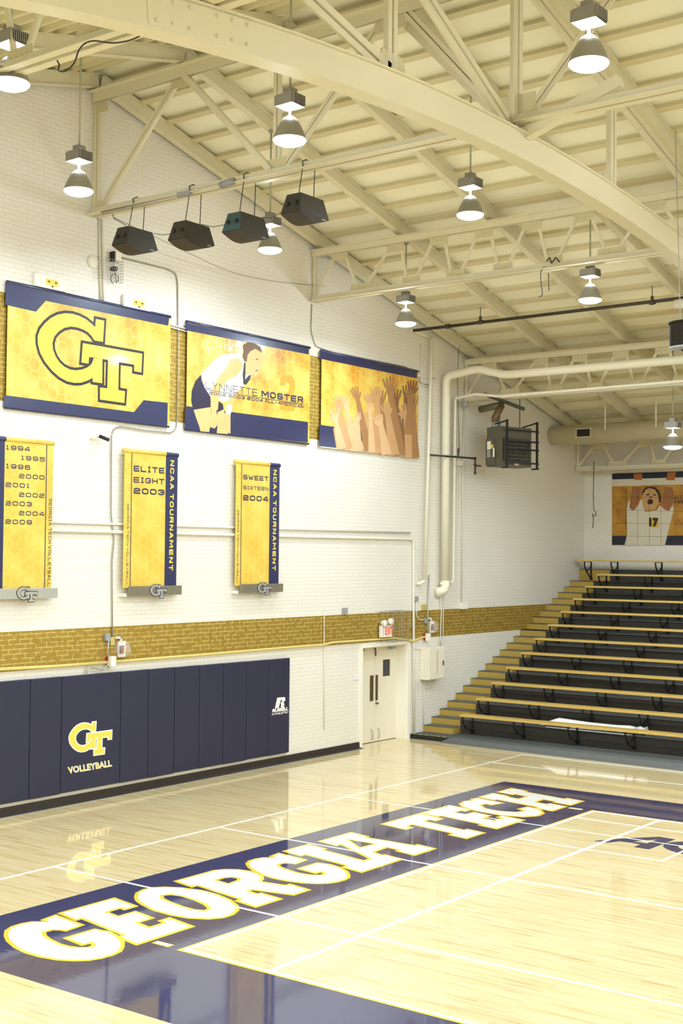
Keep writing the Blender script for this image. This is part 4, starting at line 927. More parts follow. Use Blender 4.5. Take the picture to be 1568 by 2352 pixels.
# ================================================================== BLEACHERS
XE = 14.0
st = thing('bleacher_stand', 'charcoal stepped bleacher stand rising to the far wall', 'bleachers', (0, 23.2, 0))
ZP = .095
def tY(k): return 24.03 + .648 * k
def tZ(k): return .381 + .2875 * k
MB().box((.001, 23.22, .001), (XE, YF - .005, ZP), mt=M_TIERT).build('platform', None, st)
for k in range(12):
    z1 = tZ(k) if k < 11 else 3.55; z0 = ZP + .001 if k == 0 else tZ(k - 1) + .0005
    y0 = tY(k) if k < 11 else 31.08; mb = MB()
    mb.box((.002, y0, z0), (XE, YF - .006, z1 - .012), mt=M_TIER); mb.box((.002, y0 - .012, z1 - .012), (XE, YF - .006, z1), mt=M_TIERT)
    mb.build('tier', None, st)
# black kerb face with worn yellow dashes
kb = MB().box((.002, 23.195, 0.0), (1.0, 23.219, .094)).build('kerb_face', M_BLK, st)
mb = MB()
for i in range(6): x = .04 + i * .15; mb.plate([[Vector((x, 23.225, ZP + .0005)), Vector((x + .085, 23.225, ZP + .0005)), Vector((x + .06, 23.262, ZP + .0005)), Vector((x - .015, 23.262, ZP + .0005))]], (0, 0, 1), .001)
mb.build('yellow_dash', M_YEL, st)
mb = MB(); x0 = .80
prof = [(x0, 23.05, .0), (XE, 22.72, .0), (XE, 23.0, .10), (1.02, 23.22, .10), (1.02, 23.219, .0)]
v = [(.80, 23.06, .001), (XE, 22.62, .001), (XE, 22.80, .1), (1.0, 23.16, .1), (1.0, 23.50, .1005), (XE, 23.50, .1005), (XE, 23.5, .0965), (1.0, 23.5, .0965), (1.0, 23.19, .001), (XE, 23.19, .001)]
mb.add(v, [(0, 1, 2, 3), (3, 2, 5, 4), (0, 3, 8), (3, 4, 7, 8), (4, 5, 6, 7), (1, 9, 2), (2, 9, 6, 5), (0, 8, 9, 1), (8, 7, 6, 9)])
tag(mb.build('rubber_ramp', M_MAT), 'long grey rubber ramp mat along the foot of the bleachers', 'ramp')
stairs = thing('aisle_stairs', 'gold-painted aisle steps with grey treads climbing beside the left wall', 'stairs', (0, 23.7, ZP))
for j in range(22):
    y0 = 23.70 + .3245 * j; z1 = ZP + .1435 * (j + 1); xr = .735 - .003 * j
    if j % 2 == 1: y1 = y0 + .3245; k = (j - 1) // 2; y1 = y0 + .32; z0 = z1 - .1435
    else: y1 = tY(j // 2) - .002; z0 = z1 - .1435
    if j % 2 == 0:
        mb = MB().box((.004, y0, z0 + .001), (xr, y1, z1 - .008), mt=M_GOLDR); mb.box((.004, y0 - .01, z1 - .008), (xr + .002, y1, z1), mt=M_TREAD)
    else:
        mb = MB().box((.004, y0 - .006, z0 + .001), (xr, y0 + .004 - .006, z1 - .008), mt=M_GOLDR); mb.box((.004, y0 - .012, z1 - .008), (xr, y0 + .62, z1 + .002), mt=M_TREAD)
    mb.build('step', None, stairs)
MB().box((.004, 31.072, tZ(10) + .002), (.86, 31.079, 3.55)).build('top_riser', M_GOLDR, stairs)
blab = ['lowest', 'second from the bottom', 'third from the bottom', 'fourth from the bottom', 'fifth from the bottom', 'sixth from the bottom', 'sixth from the top', 'fifth from the top', 'fourth from the top', 'third from the top', 'second from the top', 'topmost']
for k in range(12):
    if k < 11: xs, yf, zt_ = 1.0, 23.56 + .6445 * k, .545 + .2905 * k; ry = tY(k); bz = (ZP if k == 0 else tZ(k - 1)) + .02; bx = [1.04 + .0 + 1.22 * i for i in range(11)]
    else: xs, yf, zt_ = .13, 30.62, 3.795; ry = 31.08; bz = tZ(10) + .02; bx = [.34, 1.08, 2.27] + [2.27 + 1.2 * i for i in range(1, 10)]
    b_ = thing('bench', 'long varnished bench, %s row of the bleachers%s' % (blab[k], ', paper roll behind it' if k == 0 else ''), 'bench', (xs, yf, zt_), 'bleacher benches')
    MB().box((xs, yf, zt_ - .045), (XE, yf + .30, zt_)).build('seat_plank', M_BENCH, b_, bevel=.006)
    for x in bx:
        yy = ry - .026; top = zt_ - .046; mb = MB()
        mb.bar((x, yy, top), (x, yy, bz + .02), .04, .014, up=(0, 1, 0)); mb.bar((x, yf + .03, top - .008), (x, yy, top - .008), .04, .014)
        pts = [Vector((x, yf + .035, top - .01)), Vector((x, yf + .07, top - .13)), Vector((x, yf + .18, top - .26)), Vector((x, yy - .04, bz + .06)), Vector((x, yy, bz + .02))]
        for a, b in zip(pts, pts[1:]): mb.bar(a, b, .034, .013, up=(0, 1, 1))
        mb.bar((x, yf + .2, top - .24), (x, yy, top - .12), .03, .012, up=(0, 0, 1)); mb.box((x - .035, ry - .02, bz), (x + .035, ry - .002, bz + .07))
        mb.build('bracket', M_BLK, b_)
# white paper roll lying on the first tier, just behind the lowest bench
ax, bxx = 3.02, 4.42
mb = MB(); n = 20; P = []
for i, x in enumerate((2.60, 2.72, 2.95, 3.3, 3.7, 4.2, 4.5, 4.62)):
    r = (.03, .075, .10, .105, .10, .105, .11, .09)[i]; h = (.5, .7, .95, .8, .75, .7, .7, .75)[i]
    for q in range(n):
        t = 2 * PI * q / n; P.append((x + .01 * math.sin(q * 2 + i), 24.25 + .13 * math.cos(t) * (1 + .1 * math.sin(3 * t + i)) + .02 * math.sin(i * 1.3), .386 + r * h + r * h * math.sin(t) * (1 + .06 * math.sin(5 * t + 2 * i))))
nn = 8; fs = [(i * n + q, i * n + (q + 1) % n, (i + 1) * n + (q + 1) % n, (i + 1) * n + q) for i in range(nn - 1) for q in range(n)] + [tuple(range(n))]
mb.add(P, fs)
pr_ = thing('paper_roll', 'crumpled white paper roll lying along the first tier behind the lowest bench', 'paper', (3, 24.25, .385))
mb.build('roll', M_PAPER, pr_, smooth=True)
MB().lathe([(.001, 0), (.05, .01), (.085, .12), (.06, .2), (.09, .26), (.03, .28)], (4.6, 24.25, .47), 9, axis='x').build('crumpled_end', mat('foil_wrap', (214, 210, 206), .3, metal=.3, bump=.5, bscale=30), pr_)
MB().plate([[Vector((2.75, 24.06, .384)), Vector((4.5, 24.06, .384)), Vector((4.6, 24.13, .384)), Vector((2.7, 24.13, .384))]], (0, 0, 1), .004).build('loose_sheet', M_PAPER, pr_)
# ================================================================== PIPES, CONDUITS AND FITTINGS ON THE LEFT WALL
def wp(pts, X): return [W(a, b, X) for a, b in pts]
pipe('pipe', [Vector((.15, 24.30, 3.3)) + Vector((0, 0, 0)), Vector((.15, 24.30, 7.80)), Vector((.95, 24.30, 7.90)), Vector((1.62, 24.30, 7.72)), Vector((12, 24.30, 7.72))], .088, M_PIPEW, 'thick white pipe rising up the left wall and turning out below the roof', rad=.14, n=16)
lo = pipe('pipe_elbow', [(.15, 24.30, 3.32), (.15, 24.30, 3.12), (.02, 24.12, 3.05)], .10, M_PIPEW, 'short fat white elbow where the thick pipe enters the wall', 'pipe', rad=.12, n=16)
pipe('pipe', [W(991, 776, .12), W(985, 1000, .12), W(975, 1332, .12)], .032, M_PIPEW, 'slim white pipe left of the thick pipe, running down from the roof corner', rad=0)
pipe('pipe', [W(943, 758, .10), W(991, 776, .12)], .03, M_PIPEW, 'short white pipe sloping from the sprinkler pipe end to the slim upright pipe', rad=0)
pipe('pipe', [W(975, 1334, .12), W(962, 1341, .05), (0, W(962, 1341, .05).y, W(962, 1341, .05).z)], .04, M_PIPEW, 'stub elbow at the foot of the slim white pipe', rad=.05)
pipe('pipe', [W(1033, 1340, .08), W(1040, 1335, .12), Vector((.12, 24.72, 7.36)), Vector((.66, 24.72, 7.42)), Vector((1.25, 24.72, 7.33)), Vector((12, 24.72, 7.42))], .032, M_PIPEW, 'slim white pipe right of the thick pipe, turning out under it across the gym', rad=.06)
pipe('pipe', [W(1012, 1341, .12), W(1030, 1340, .08)], .03, M_PIPEW, 'short stub pipe joining the two right-hand white uprights', rad=0)
pipe('conduit', wp([(1066, 925), (1062, 1100), (1060, 1385)], .03), .012, M_CONDUIT, 'thin conduit right of the white pipes, ending in a small white box', 'conduit', rad=0)
tag(MB().box((.002, W(1055, 1392).y, W(1055, 1399).z), (.07, W(1068, 1392).y, W(1058, 1385).z)).build('junction_box', M_PLAST), 'small white box at the foot of the rightmost thin conduit', 'box')
sp_ = thing('sprinkler_pipe', 'long dark sprinkler pipe hanging under the far roof slope', 'pipe', (.1, 23.0, 8.63))
MB().tube([(.14, 23.0, 8.625), (14, 23.0, 8.70)], .034, 10).build('pipe', M_BLACKP, sp_, smooth=True)
for x in (.95,): MB().tube([(x, 23.0, 8.632), (x + .09, 23.0, 8.633)], .052, 10).build('coupling', M_BLACKP, sp_, smooth=True)
for x in (1.78, 5.50, 9.3): MB().tube([(x, 23.0, 8.74), (x, 23.0, 8.95)], .008, 6).lathe([(.04, -.055), (.048, 0), (.04, .055)], (x, 23.0, 8.64), 12, axis='x').tube([(x, 23, 8.68), (x, 23, 8.76)], .03, 8).build('hanger', M_BLACKP, sp_)
# pair of thin pipes half way up the wall
z_a, z_b = 4.315, 4.19
pipe('conduit', [(.026, 11.5, z_a), (.026, 23.1, z_a + .03)], .02, M_CONDUIT, 'upper of the two long horizontal pipes behind the tall pennants', 'conduit', rad=0)
pipe('conduit', [(.032, 11.5, z_b), (.032, 23.22, z_b + .02), (.032, 23.25, 2.2), (.03, 23.29, .13)], .026, M_CONDUIT, 'lower of the two long horizontal pipes, dropping beside the door', 'conduit', rad=.12)
pipe('conduit', wp([(-15, 1538), (120, 1531), (250, 1521)], .04), .026, mat('gold_conduit', (214, 192, 112), .4), 'gold-painted conduit under the gold stripe, left of the red pull station', 'conduit', rad=0)
pipe('conduit', wp([(262, 1520), (450, 1505), (700, 1484), (745, 1481), (760, 1476), (820, 1472), (905, 1466), (935, 1470), (948, 1474), (962, 1466), (977, 1462)], .04), .024, mat('gold_conduit', (214, 192, 112), .4), 'gold-painted conduit under the gold stripe running to the door', 'conduit', rad=.1)
pipe('conduit', wp([(390, 745), (434, 757)], .03), .012, M_CONDUIT, 'upper thin conduit in the gap between the first two big banners', 'conduit', rad=0)
pipe('conduit', wp([(390, 751), (434, 763)], .03), .012, M_CONDUIT, 'lower thin conduit in the gap between the first two big banners', 'conduit', rad=0)
pipe('conduit', wp([(957, 862), (1000, 870)], .04), .014, M_CONDUIT, 'thin conduit leaving the corner of the third big banner', 'conduit', rad=0)
pipe('conduit', wp([(228, 500), (229, 600), (232, 692)], .02) , .016, M_CONDUIT, 'upright conduit from the ridge truss foot down to the first banner, left one', 'conduit', rad=0)
pipe('conduit', wp([(234, 503), (236, 600), (238, 694)], .02) , .012, M_CONDUIT, 'upright conduit from the ridge truss foot down to the first banner, right one', 'conduit', rad=0)
pipe('conduit', wp([(272, 590), (330, 604), (385, 618), (404, 628), (408, 650), (409, 760), (407, 960), (404, 986), (392, 994), (330, 988), (275, 979), (262, 984), (256, 1000), (255, 1180), (262, 1240), (257, 1290), (258, 1465)], .025), .011, M_WIRE, 'looping grey conduit around the first big banner, then down to the gold stripe', 'conduit', rad=.06)
pipe('conduit', wp([(716, 698), (714, 760), (724, 795), (760, 808), (850, 826), (930, 842), (958, 858), (964, 880), (985, 884)], .02), .009, M_WIRE, 'thin conduit from the lattice truss foot along the top of the third banner', 'conduit', rad=.08)
pipe('conduit', wp([(744, 1395), (744, 1676)], .02), .008, M_CONDUIT, 'thin white conduit on the wall between the pads and the door', 'conduit', rad=0)
pipe('conduit', wp([(967, 790), (967, 870), (970, 885), (985, 890)], .03), .012, M_CONDUIT, 'thin white conduit in the corner above the third banner', 'conduit', rad=.05)
pipe('conduit', wp([(985, 1320), (981, 1440), (981, 1455)], .03), .012, M_GALV, 'upright grey conduit above the right-hand alarm', 'conduit', rad=0)
pipe('conduit', wp([(955, 1382), (956, 1415), (962, 1424), (980, 1423)], .03), .010, M_CONDUIT, 'small bent conduit just left of the right-hand alarm', 'conduit', rad=.05)
pipe('conduit', wp([(1011, 1362), (1013, 1405), (1011, 1462), (1012, 1482)], .03), .012, M_CONDUIT, 'conduit dropping from the grey box to the wall cabinet', 'conduit', rad=0)
pipe('conduit', wp([(1018, 1362), (1017, 1470), (1012, 1482)], .03), .008, M_CONDUIT, 'thin conduit merging with its neighbour above the wall cabinet', 'conduit', rad=0)
pipe('conduit', wp([(946, 1480), (952, 1490), (968, 1491), (974, 1496), (973, 1600), (972, 1670)], .03), .009, M_CONDUIT, 'thin conduit between the door frame and the lowest gold step', 'conduit', rad=.06)
def wbox(name, x0, y0, x1, y1, d, mt, label, cat, X0=.002, bev=.004):
    a, b = W(x0, y1, d), W(x1, y0, d); return tag(MB().box((X0, a.y, min(a.z, b.z)), (d, b.y, max(a.z, b.z))).build(name, mt, bevel=bev), label, cat)
wbox('junction_box', 789, 1396, 799, 1410, .05, M_GREYB, 'small grey box above the gold stripe, left of the exit sign', 'box')
wbox('junction_box', 1008, 1352, 1018, 1362, .08, M_GREYB, 'small grey box under the thick pipe elbow', 'box')
wbox('junction_box', 952, 1370, 961, 1381, .05, M_GREYB, 'small pale grey box on the wall above the door frame corner', 'box')
wbox('junction_box', 972, 1388, 980, 1402, .06, mat('gold_box', (190, 168, 100), .5), 'small gold-painted box at the top edge of the gold stripe', 'box')
wbox('junction_box', 243, 1455, 254, 1472, .06, M_GREYB, 'small grey junction box on the gold stripe left of the clear alarm cover', 'box')
wbox('junction_box', 254, 1463, 264, 1483, .04, mat('gold_box', (190, 168, 100), .5), 'gold-painted box between the junction box and the clear alarm cover', 'box')
wbox('junction_box', 977, 1420, 983, 1432, .06, M_GREYB, 'small grey box on the gold stripe left of the right-hand alarm', 'box')
wbox('wall_sign', 811, 1549, 824, 1563, .012, mat('pale_sheet', (226, 222, 232), .6), 'small pale sheet taped to the wall left of the door', 'sign')
cab = thing('wall_cabinet', 'tall cream metal cabinet on the wall right of the door', 'cabinet', (0, 23.9, 1.2))
a, b = W(984, 1556, .22), W(996, 1488, .22)
MB().box((.002, a.y, 1.21), (.22, a.y + .62, 1.90)).build('body', M_DOOR, cab, bevel=.006)
MB().box((.221, a.y + .02, 1.225), (.232, a.y + .60, 1.885)).build('door', M_DOOR, cab, bevel=.003)
MB().box((.233, a.y + .30, 1.32), (.236, a.y + .33, 1.82)).build('red_lettering_strip', mat('faded_red', (206, 170, 140), .5), cab)
MB().box((.233, a.y + .53, 1.5), (.25, a.y + .56, 1.6)).build('latch', M_BRONZE, cab)
def alarm(px, py, label, red, lab2, arm):
    c = W(px, py, .05); t_ = thing('alarm_horn', label, 'alarm', (0, c.y, c.z), 'clear-covered alarms')
    MB().box((.002, c.y - .02, c.z - .13), (.05, c.y + .13, c.z + .12)).build('back_plate', M_PLAST, t_, bevel=.01)
    MB().box((.05, c.y + .03, c.z - .07), (.075, c.y + .075, c.z + .06), mt=M_RED).box((.05, c.y - .01, c.z - .07), (.07, c.y + .028, c.z + .05), mt=M_SPK).build('strobe', None, t_)
    MB().lathe([(.001, .15), (.09, .148), (.125, .12), (.14, .06), (.14, .0)], (.0, c.y + .055, c.z), 20, axis='x').build('clear_cover', M_CLEAR, t_, smooth=True)
    MB().box((.01, c.y - .06 + arm, c.z + .17), (.05, c.y + .06 + arm, c.z + .2)).box((.01, c.y + .04 + arm, c.z + .1), (.05, c.y + .065 + arm, c.z + .2)).build('cover_arm', M_PLAST, t_)
    r = W(*red, .05); p_ = thing('pull_station', lab2, 'alarm', (0, r.y, r.z), 'fire pull stations')
    MB().box((.002, r.y - .055, r.z - .075), (.05, r.y + .055, r.z + .075)).build('back_box', M_RED, p_, bevel=.004)
    MB().box((.05, r.y - .045, r.z - .08), (.12, r.y + .065, r.z + .08)).build('front_box', M_PLAST, p_, bevel=.006)
alarm(275, 1491, 'alarm horn with red label under a clear cover, above the navy wall pads', (253, 1519), 'red and white pull station at the lower edge of the gold stripe, above the pads', -.02)
alarm(990, 1440, 'alarm horn with red label under a clear cover, right of the door', (979, 1463), 'red and white pull station right above the wall cabinet', -.03)
# flexible cable beside the left alarm
pipe('flex_cable', wp([(250, 1470), (247, 1495), (250, 1510), (248, 1525), (238, 1538), (222, 1535), (204, 1532), (199, 1540), (199, 1547)], .05), .012, M_GALV, 'grey flexible cable snaking from the junction box down to the wall pads', 'cable', rad=.03)
# exit sign in its wire guard
c = W(889, 1450, .09); ex = thing('exit_sign', 'white EXIT sign with two lamp heads above the door', 'sign', (0, c.y, c.z))
a, b = W(876, 1466, .1), W(901, 1438, .1)
MB().box((.03, a.y, c.z - .12), (.10, b.y, c.z + .12)).build('housing', M_PLAST, ex, bevel=.008)
mb = MB(); lettering(mb, 'EXIT', (.1015, a.y + .13, c.z - .07), (0, .27, 0), (0, 0, .16), .03, 1.0); mb.build('red_lettering', mat('exit_red', (226, 60, 36), .4, emit=((1, .12, .05), .6)), ex)
for dy, dz, tl in ((.06, .17, .4), (.30, .20, .9)):
    hd = MB().lathe([(.001, -.05), (.05, -.045), (.062, .0), (.07, .05), (.06, .06), (.001, .06)], (.10, a.y + dy, c.z + dz), 14, axis='x').build('lamp_head', M_PLAST, ex, smooth=True)
gd = thing('wire_guard', 'long white wire guard cage in front of the exit sign', 'guard', (0, c.y, c.z))
mb = MB(); g0, g1 = W(867, 1400, .03), W(935, 1468, .03)
for i, px in enumerate((875, 885, 896, 900, 906, 912, 914, 917, 920, 924, 931, 933)):
    y = W(px, 1440, .16).y; mb.tube([(.005, y, 2.72), (.2, y + .02, 2.70), (.2, y + .02, 2.10), (.005, y, 2.06)], .0045, 5)
for z in (2.70, 2.41, 2.10): mb.tube([(.005, 22.05, z), (.2, 22.06, z), (.2, 22.98, z), (.005, 23.0, z)], .0045, 5)
mb.build('wire', M_WIRE, gd)
# items high on the wall
c = W(214, 601, .02); tag(MB().lathe([(.001, .05), (.085, .045), (.10, .03), (.10, .0)], (.002, c.y, c.z), 24, axis='x').build('round_cover', M_PLAST, smooth=True), 'round white cover disc high on the wall, left of the caged device', 'cover')
def vent(x0, y0, x1, y1, label):
    a, b = W(x0, y1, .06), W(x1, y0, .06); zc = (a.z + b.z) / 2
    t_ = thing('wall_box', label, 'box', (0, a.y, zc), 'white boxes above the first banner')
    MB().box((.002, a.y, zc - .10), (.06, b.y, zc + .10)).build('housing', M_PLAST, t_, bevel=.008)
    ym_ = (a.y + b.y) / 2 + .03; MB().box((.06, ym_ - .12, zc - .045), (.066, ym_ + .12, zc + .05)).build('gold_plate', M_PRG, t_)
    MB().box((.066, ym_ - .09, zc - .005), (.072, ym_ - .05, zc + .02)).box((.066, ym_ + .05, zc - .005), (.072, ym_ + .09, zc + .02)).lathe([(.001, .09), (.012, .08), (.012, .05)], (.0, ym_, zc - .06), 8, axis='x').build('fitting', mat('brown_dot', (120, 80, 30), .5), t_)
vent(80, 637, 152, 661, 'white box with a gold plate above the first banner, the left one')
vent(284, 685, 347, 708, 'white box with a gold plate above the first banner, the right one')
gz = W(257, 618, .15); cg = thing('caged_device', 'small dark device with a hanging wire loop behind a wire grille, high on the wall', 'device', (0, gz.y, gz.z))
mb = MB(); y0, y1, z0, z1 = W(233, 600, .12).y, W(283, 600, .12).y, gz.z - .17, gz.z + .17
for i in range(11): y = y0 + (y1 - y0) * i / 10; mb.tube([(.12, y, z0), (.12, y, z1)], .003, 4)
for i in range(8): z = z0 + (z1 - z0) * i / 7; mb.tube([(.01, y0, z), (.12, y0, z), (.12, y1, z), (.01, y1, z)], .003, 4)
mb.build('wire_grille', M_WIRE, cg)
p_ = W(264, 617, .07); MB().box((.01, p_.y - .04, p_.z - .03), (.09, p_.y + .04, p_.z + .03)).build('sensor', M_BLK, cg)
MB().tube([W(262, 608, .05)] + [W(263 + 9 * math.sin(t), 640 - 11 * math.cos(t), .05) for t in [2.7 - i * .45 for i in range(13)]], .006, 6).build('wire_loop', M_CABLE, cg, smooth=True)
q = W(263, 590, .06); MB().box((.002, q.y - .05, q.z - .08), (.10, q.y - .02, q.z + .08), mt=M_BLK).box((.002, q.y - .02, q.z - .08), (.11, q.y + .10, q.z + .08), mt=M_PLAST).build('outlet_box', None, cg)
c = W(238, 1003, .15); sc = thing('security_camera', 'small black camera under a clear dome, between the first banner and the pennants', 'camera', (0, c.y, c.z))
MB().tube([(.08, c.y - .03, c.z + .01), (.2, c.y + .07, c.z - .05)], .028, 10).build('camera_body', M_BLK, sc, smooth=True)
MB().lathe([(.001, .0), (.15, .002), (.16, -.02), (.15, -.04)], (.17, c.y - .02, c.z + .05), 24).build('dome_ring', M_CLEAR, sc, smooth=True)
MB().tube([(.0, c.y - .12, c.z - .03), (.09, c.y - .08, c.z)], .03, 10).build('mount', M_PLAST, sc, smooth=True)


# ================================================================== HANGING SPEAKERS
def speaker(px, py, label, teal=False):
    y = 13.98; S_ = PL(px, py, y - .1); x, z = S_.x, S_.z - .115; t_ = thing('hanging_speaker', label, 'speaker', (x, y, z), 'black speakers hanging from the ridge truss')
    wt_, wb, lt, lb_, h = .24, .34, .50, .64, .27       # x width top/bottom, y length top/bottom
    vs = [(x - wt_ / 2, y - lt / 2, z + h), (x + wt_ / 2, y - lt / 2, z + h), (x + wt_ / 2, y + lt / 2, z + h), (x - wt_ / 2, y + lt / 2, z + h),
          (x - wb / 2, y - lb_ / 2, z), (x + wb / 2, y - lb_ / 2, z), (x + wb / 2, y + lb_ / 2, z), (x - wb / 2, y + lb_ / 2, z)]
    mb = MB(); mb.add(vs, [(0, 1, 2, 3)], M_SPK); mb.add(vs, [(0, 4, 5, 1)], M_SPKT if teal else M_SPK); mb.add(vs, [(1, 5, 6, 2), (2, 6, 7, 3), (3, 7, 4, 0)], M_SPK)
    body = MB(); body.add(vs, [(0, 1, 2, 3), (1, 5, 6, 2), (2, 6, 7, 3), (3, 7, 4, 0), (4, 7, 6, 5)], M_SPK); body.add(vs, [(0, 4, 5, 1)], M_SPKT if teal else M_SPK)
    bo = body.build('cabinet', None, t_)
    mb = MB(); n = 10; V = []
    for i in range(n + 1):
        a = i / n; dz = -.085 * math.sin(PI * a) - .005; V += [(x - wb / 2 + .0 * a, y - lb_ / 2 + lb_ * a, z + dz), (x + wb / 2, y - lb_ / 2 + lb_ * a, z + dz)]
    base = len(V); V += [(x - wb / 2, y - lb_ / 2, z), (x + wb / 2, y - lb_ / 2, z), (x + wb / 2, y + lb_ / 2, z), (x - wb / 2, y + lb_ / 2, z)]
    F_ = [(2 * i, 2 * i + 1, 2 * i + 3, 2 * i + 2) for i in range(n)] + [tuple([base + 1] + [2 * i + 1 for i in range(n + 1)] + [base + 2]), tuple([base] + [2 * i for i in range(n + 1)] + [base + 3]), (base, base + 1, base + 2, base + 3)]
    mb.add(V, F_); mb.build('curved_grille', mat('speaker_grille', (58, 50, 42), .7, bump=.4, bscale=200), t_)
    for dx in (-.07, .07): MB().tube([(x + dx * 1.1, y - lb_ / 2 + .028, z + .13), (x + dx * 1.1, y - lb_ / 2 + .018, z + .135)], .032, 14).build('handle_cup', M_BLK, t_, smooth=True)
    MB().box((x + wb / 2 - .01, y + lb_ / 2 - .16, z - .03), (x + wb / 2 + .002, y + lb_ / 2 - .08, z - .015)).build('badge', M_GREYB, t_)
    def chain(a, b):
        mb = MB(); a, b = Vector(a), Vector(b); L = (b - a).length; k = max(2, int(L / .028)); d = (b - a) / k
        for i in range(k):
            p = a + d * (i + .5); s_ = Vector((.008, 0, 0)) if i % 2 else Vector((0, .008, 0)); mb.bar(p - d * .6, p + d * .6, .013 if i % 2 else .005, .005 if i % 2 else .013)
        mb.build('chain', M_CABLE, t_)
    chain((x - .04, y - .1, z + h), (x - .04, YR - .08, ZB - .03)); chain((x + .06, y + lt / 2 - .14, z + h), (x + .06, YR + .06, ZB - .06))
    MB().tube([(x - .04, YR - .07, ZB - .04), (x - .04, YR - .09, ZB + .05), (x - .03, YR - .02, ZB + .09), (x - .02, YR + .06, ZB + .07)], .009, 6).build('hook', M_CABLE, t_, smooth=True)
speaker(299, 549, 'black speaker hanging from the ridge truss, leftmost of the four'); speaker(429, 537, 'black speaker hanging from the ridge truss, second from the left')
speaker(554, 518, 'hanging speaker with a teal end, second from the right', True); speaker(690, 476, 'black speaker hanging from the ridge truss, rightmost and highest')
pipe('cable', [PL(258, 492, 13.9), PL(262, 502, 13.9), PL(290, 518, 13.9)], .006, M_CABLE, 'short dark cable from the truss end to the leftmost speaker', 'cable', rad=0, n=5)
pipe('cable', [PL(353, 536, 13.5), PL(375, 540, 13.5), PL(396, 536, 13.5)], .005, M_CABLE, 'thin cable linking the two left speakers', 'cable', rad=0, n=5)
pipe('cable', [PL(462, 515, 13.5), PL(490, 521, 13.5), PL(517, 516, 13.5)], .005, M_CABLE, 'thin cable linking the two middle speakers', 'cable', rad=0, n=5)
pipe('cable', [PL(605, 500, 13.5), PL(625, 500, 13.5), PL(648, 486, 13.5)], .005, M_CABLE, 'thin cable linking the two right speakers', 'cable', rad=0, n=5)
pipe('cable', [PL(262, 500, 13.9), W(400, 565, .4), W(520, 623, .15), W(620, 646, .1), W(745, 657, .06)], .006, M_WIRE, 'long thin wire sagging along the wall below the lamps', 'cable', rad=.5, n=5)
pipe('conduit', [Vector((.35, YR - .12, ZB - .07)), Vector((2.1, YR - .12, ZB - .05)), Vector((2.9, YR - .12, ZB - .03))], .016, M_GALV, 'grey conduit strapped under the ridge truss chord at the wall end', 'conduit', rad=0)
jb = MB().tube([(2.85, YR - .13, ZB - .05), (3.1, YR - .13, ZB - .03)], .05, 10).build('junction_box', M_GREYB, smooth=True); tag(jb, 'round grey box under the ridge truss at the end of its conduit', 'box')
jb = MB().box((2.0, YR - .16, ZB - .1), (2.25, YR - .09, ZB - .03)).build('junction_box', M_GREYB); tag(jb, 'flat grey box under the ridge truss above the second speaker', 'box')
pipe('cable', [PL(p[0], p[1], 8.2) for p in ((362, 46), (335, 76), (300, 93), (260, 100), (215, 93), (195, 98), (180, 115), (172, 145), (150, 166), (132, 162), (137, 150), (131, 139))], .008, M_CABLE, 'loose dark cable dangling under the near-slope truss, upper left', 'cable', rad=.1, n=5)
pipe('cable', [PL(1250, 612, 19.6), PL(1242, 622, 19.6), PL(1241, 640, 19.6), PL(1246, 678, 19.6), PL(1238, 682, 19.6)], .008, M_CABLE, 'dark cable hanging from the lattice truss, with a hooked end', 'cable', rad=.05, n=5)
pipe('cable', [PL(1255, 600, 19.55), PL(1262, 590, 19.55), PL(1266, 606, 19.55), PL(1276, 590, 19.55), PL(1284, 602, 19.55)], .012, M_CABLE, 'dark cable knotted around the lattice truss bottom chord', 'cable', rad=.03, n=5)
pipe('cable', [PL(1259, 628, 19.6), PL(1260, 668, 19.6)], .008, M_CABLE, 'short straight wire hanging below the lattice truss', 'cable', rad=0, n=5)
pipe('cable', [PL(1363, 1060, 30.6)] + [PL(x, y, 30.9) for x, y in ((1363, 1090), (1362, 1140), (1363, 1172), (1368, 1176), (1368, 1184), (1362, 1186), (1360, 1178), (1362, 1190), (1362, 1205), (1360, 1213))], .010, M_CABLE, 'dark cord with a loop hanging on the far wall left of the poster', 'cable', rad=.03, n=5)
# ================================================================== HEATER, DUCT, DRUM
HO = Vector((1.02, 25.2, 5.86)); az = math.radians(17)
EX = Vector((math.cos(az), -math.sin(az), 0)) ; EY = Vector((math.sin(az), math.cos(az), 0)); EZ = Vector((0, 0, 1))
def H(u, v, w_): return HO + EX * u + EY * v + EZ * w_     # u towards the court, v away, w up
def hbox(mb, lo, hi, mt=None):
    vs = [H(u, v, w_) for w_ in (lo[2], hi[2]) for u, v in ((lo[0], lo[1]), (hi[0], lo[1]), (hi[0], hi[1]), (lo[0], hi[1]))]
    return mb.add(vs, [(0, 3, 2, 1), (4, 5, 6, 7), (0, 1, 5, 4), (1, 2, 6, 5), (2, 3, 7, 6), (3, 0, 4, 7)], mt)
ht = thing('unit_heater', 'grey gas unit heater hanging near the corner, with louvres and an iron guard frame', 'heater', HO)
hw_, hd_, hh = .47, .92, .88
body = hbox(MB(), (-hw_, 0, 0), (0, hd_, hh)).build('casing', M_HEAT, ht)
hbox(MB(), (-.45, -.05, .02), (-.20, 0, .62)).build('access_panel', M_HEAT, ht)
hbox(hbox(MB(), (-.40, -.055, .38), (-.28, -.051, .56), M_PLAST), (-.28, -.056, .40), (-.20, -.052, .48), mat('label_yellow', (226, 200, 40), .5)).build('rating_label', None, ht)
hbox(hbox(MB(), (-.40, -.056, .20), (-.3, -.052, .37), M_GREYB), (-.21, -.056, .20), (-.16, -.052, .40), M_PLAST).build('rating_label', None, ht)
lv = hbox(MB(), (.001, .05, .12), (.012, hd_ - .05, .62)).build('louvre_opening', M_HEATD, ht)
mb = MB()
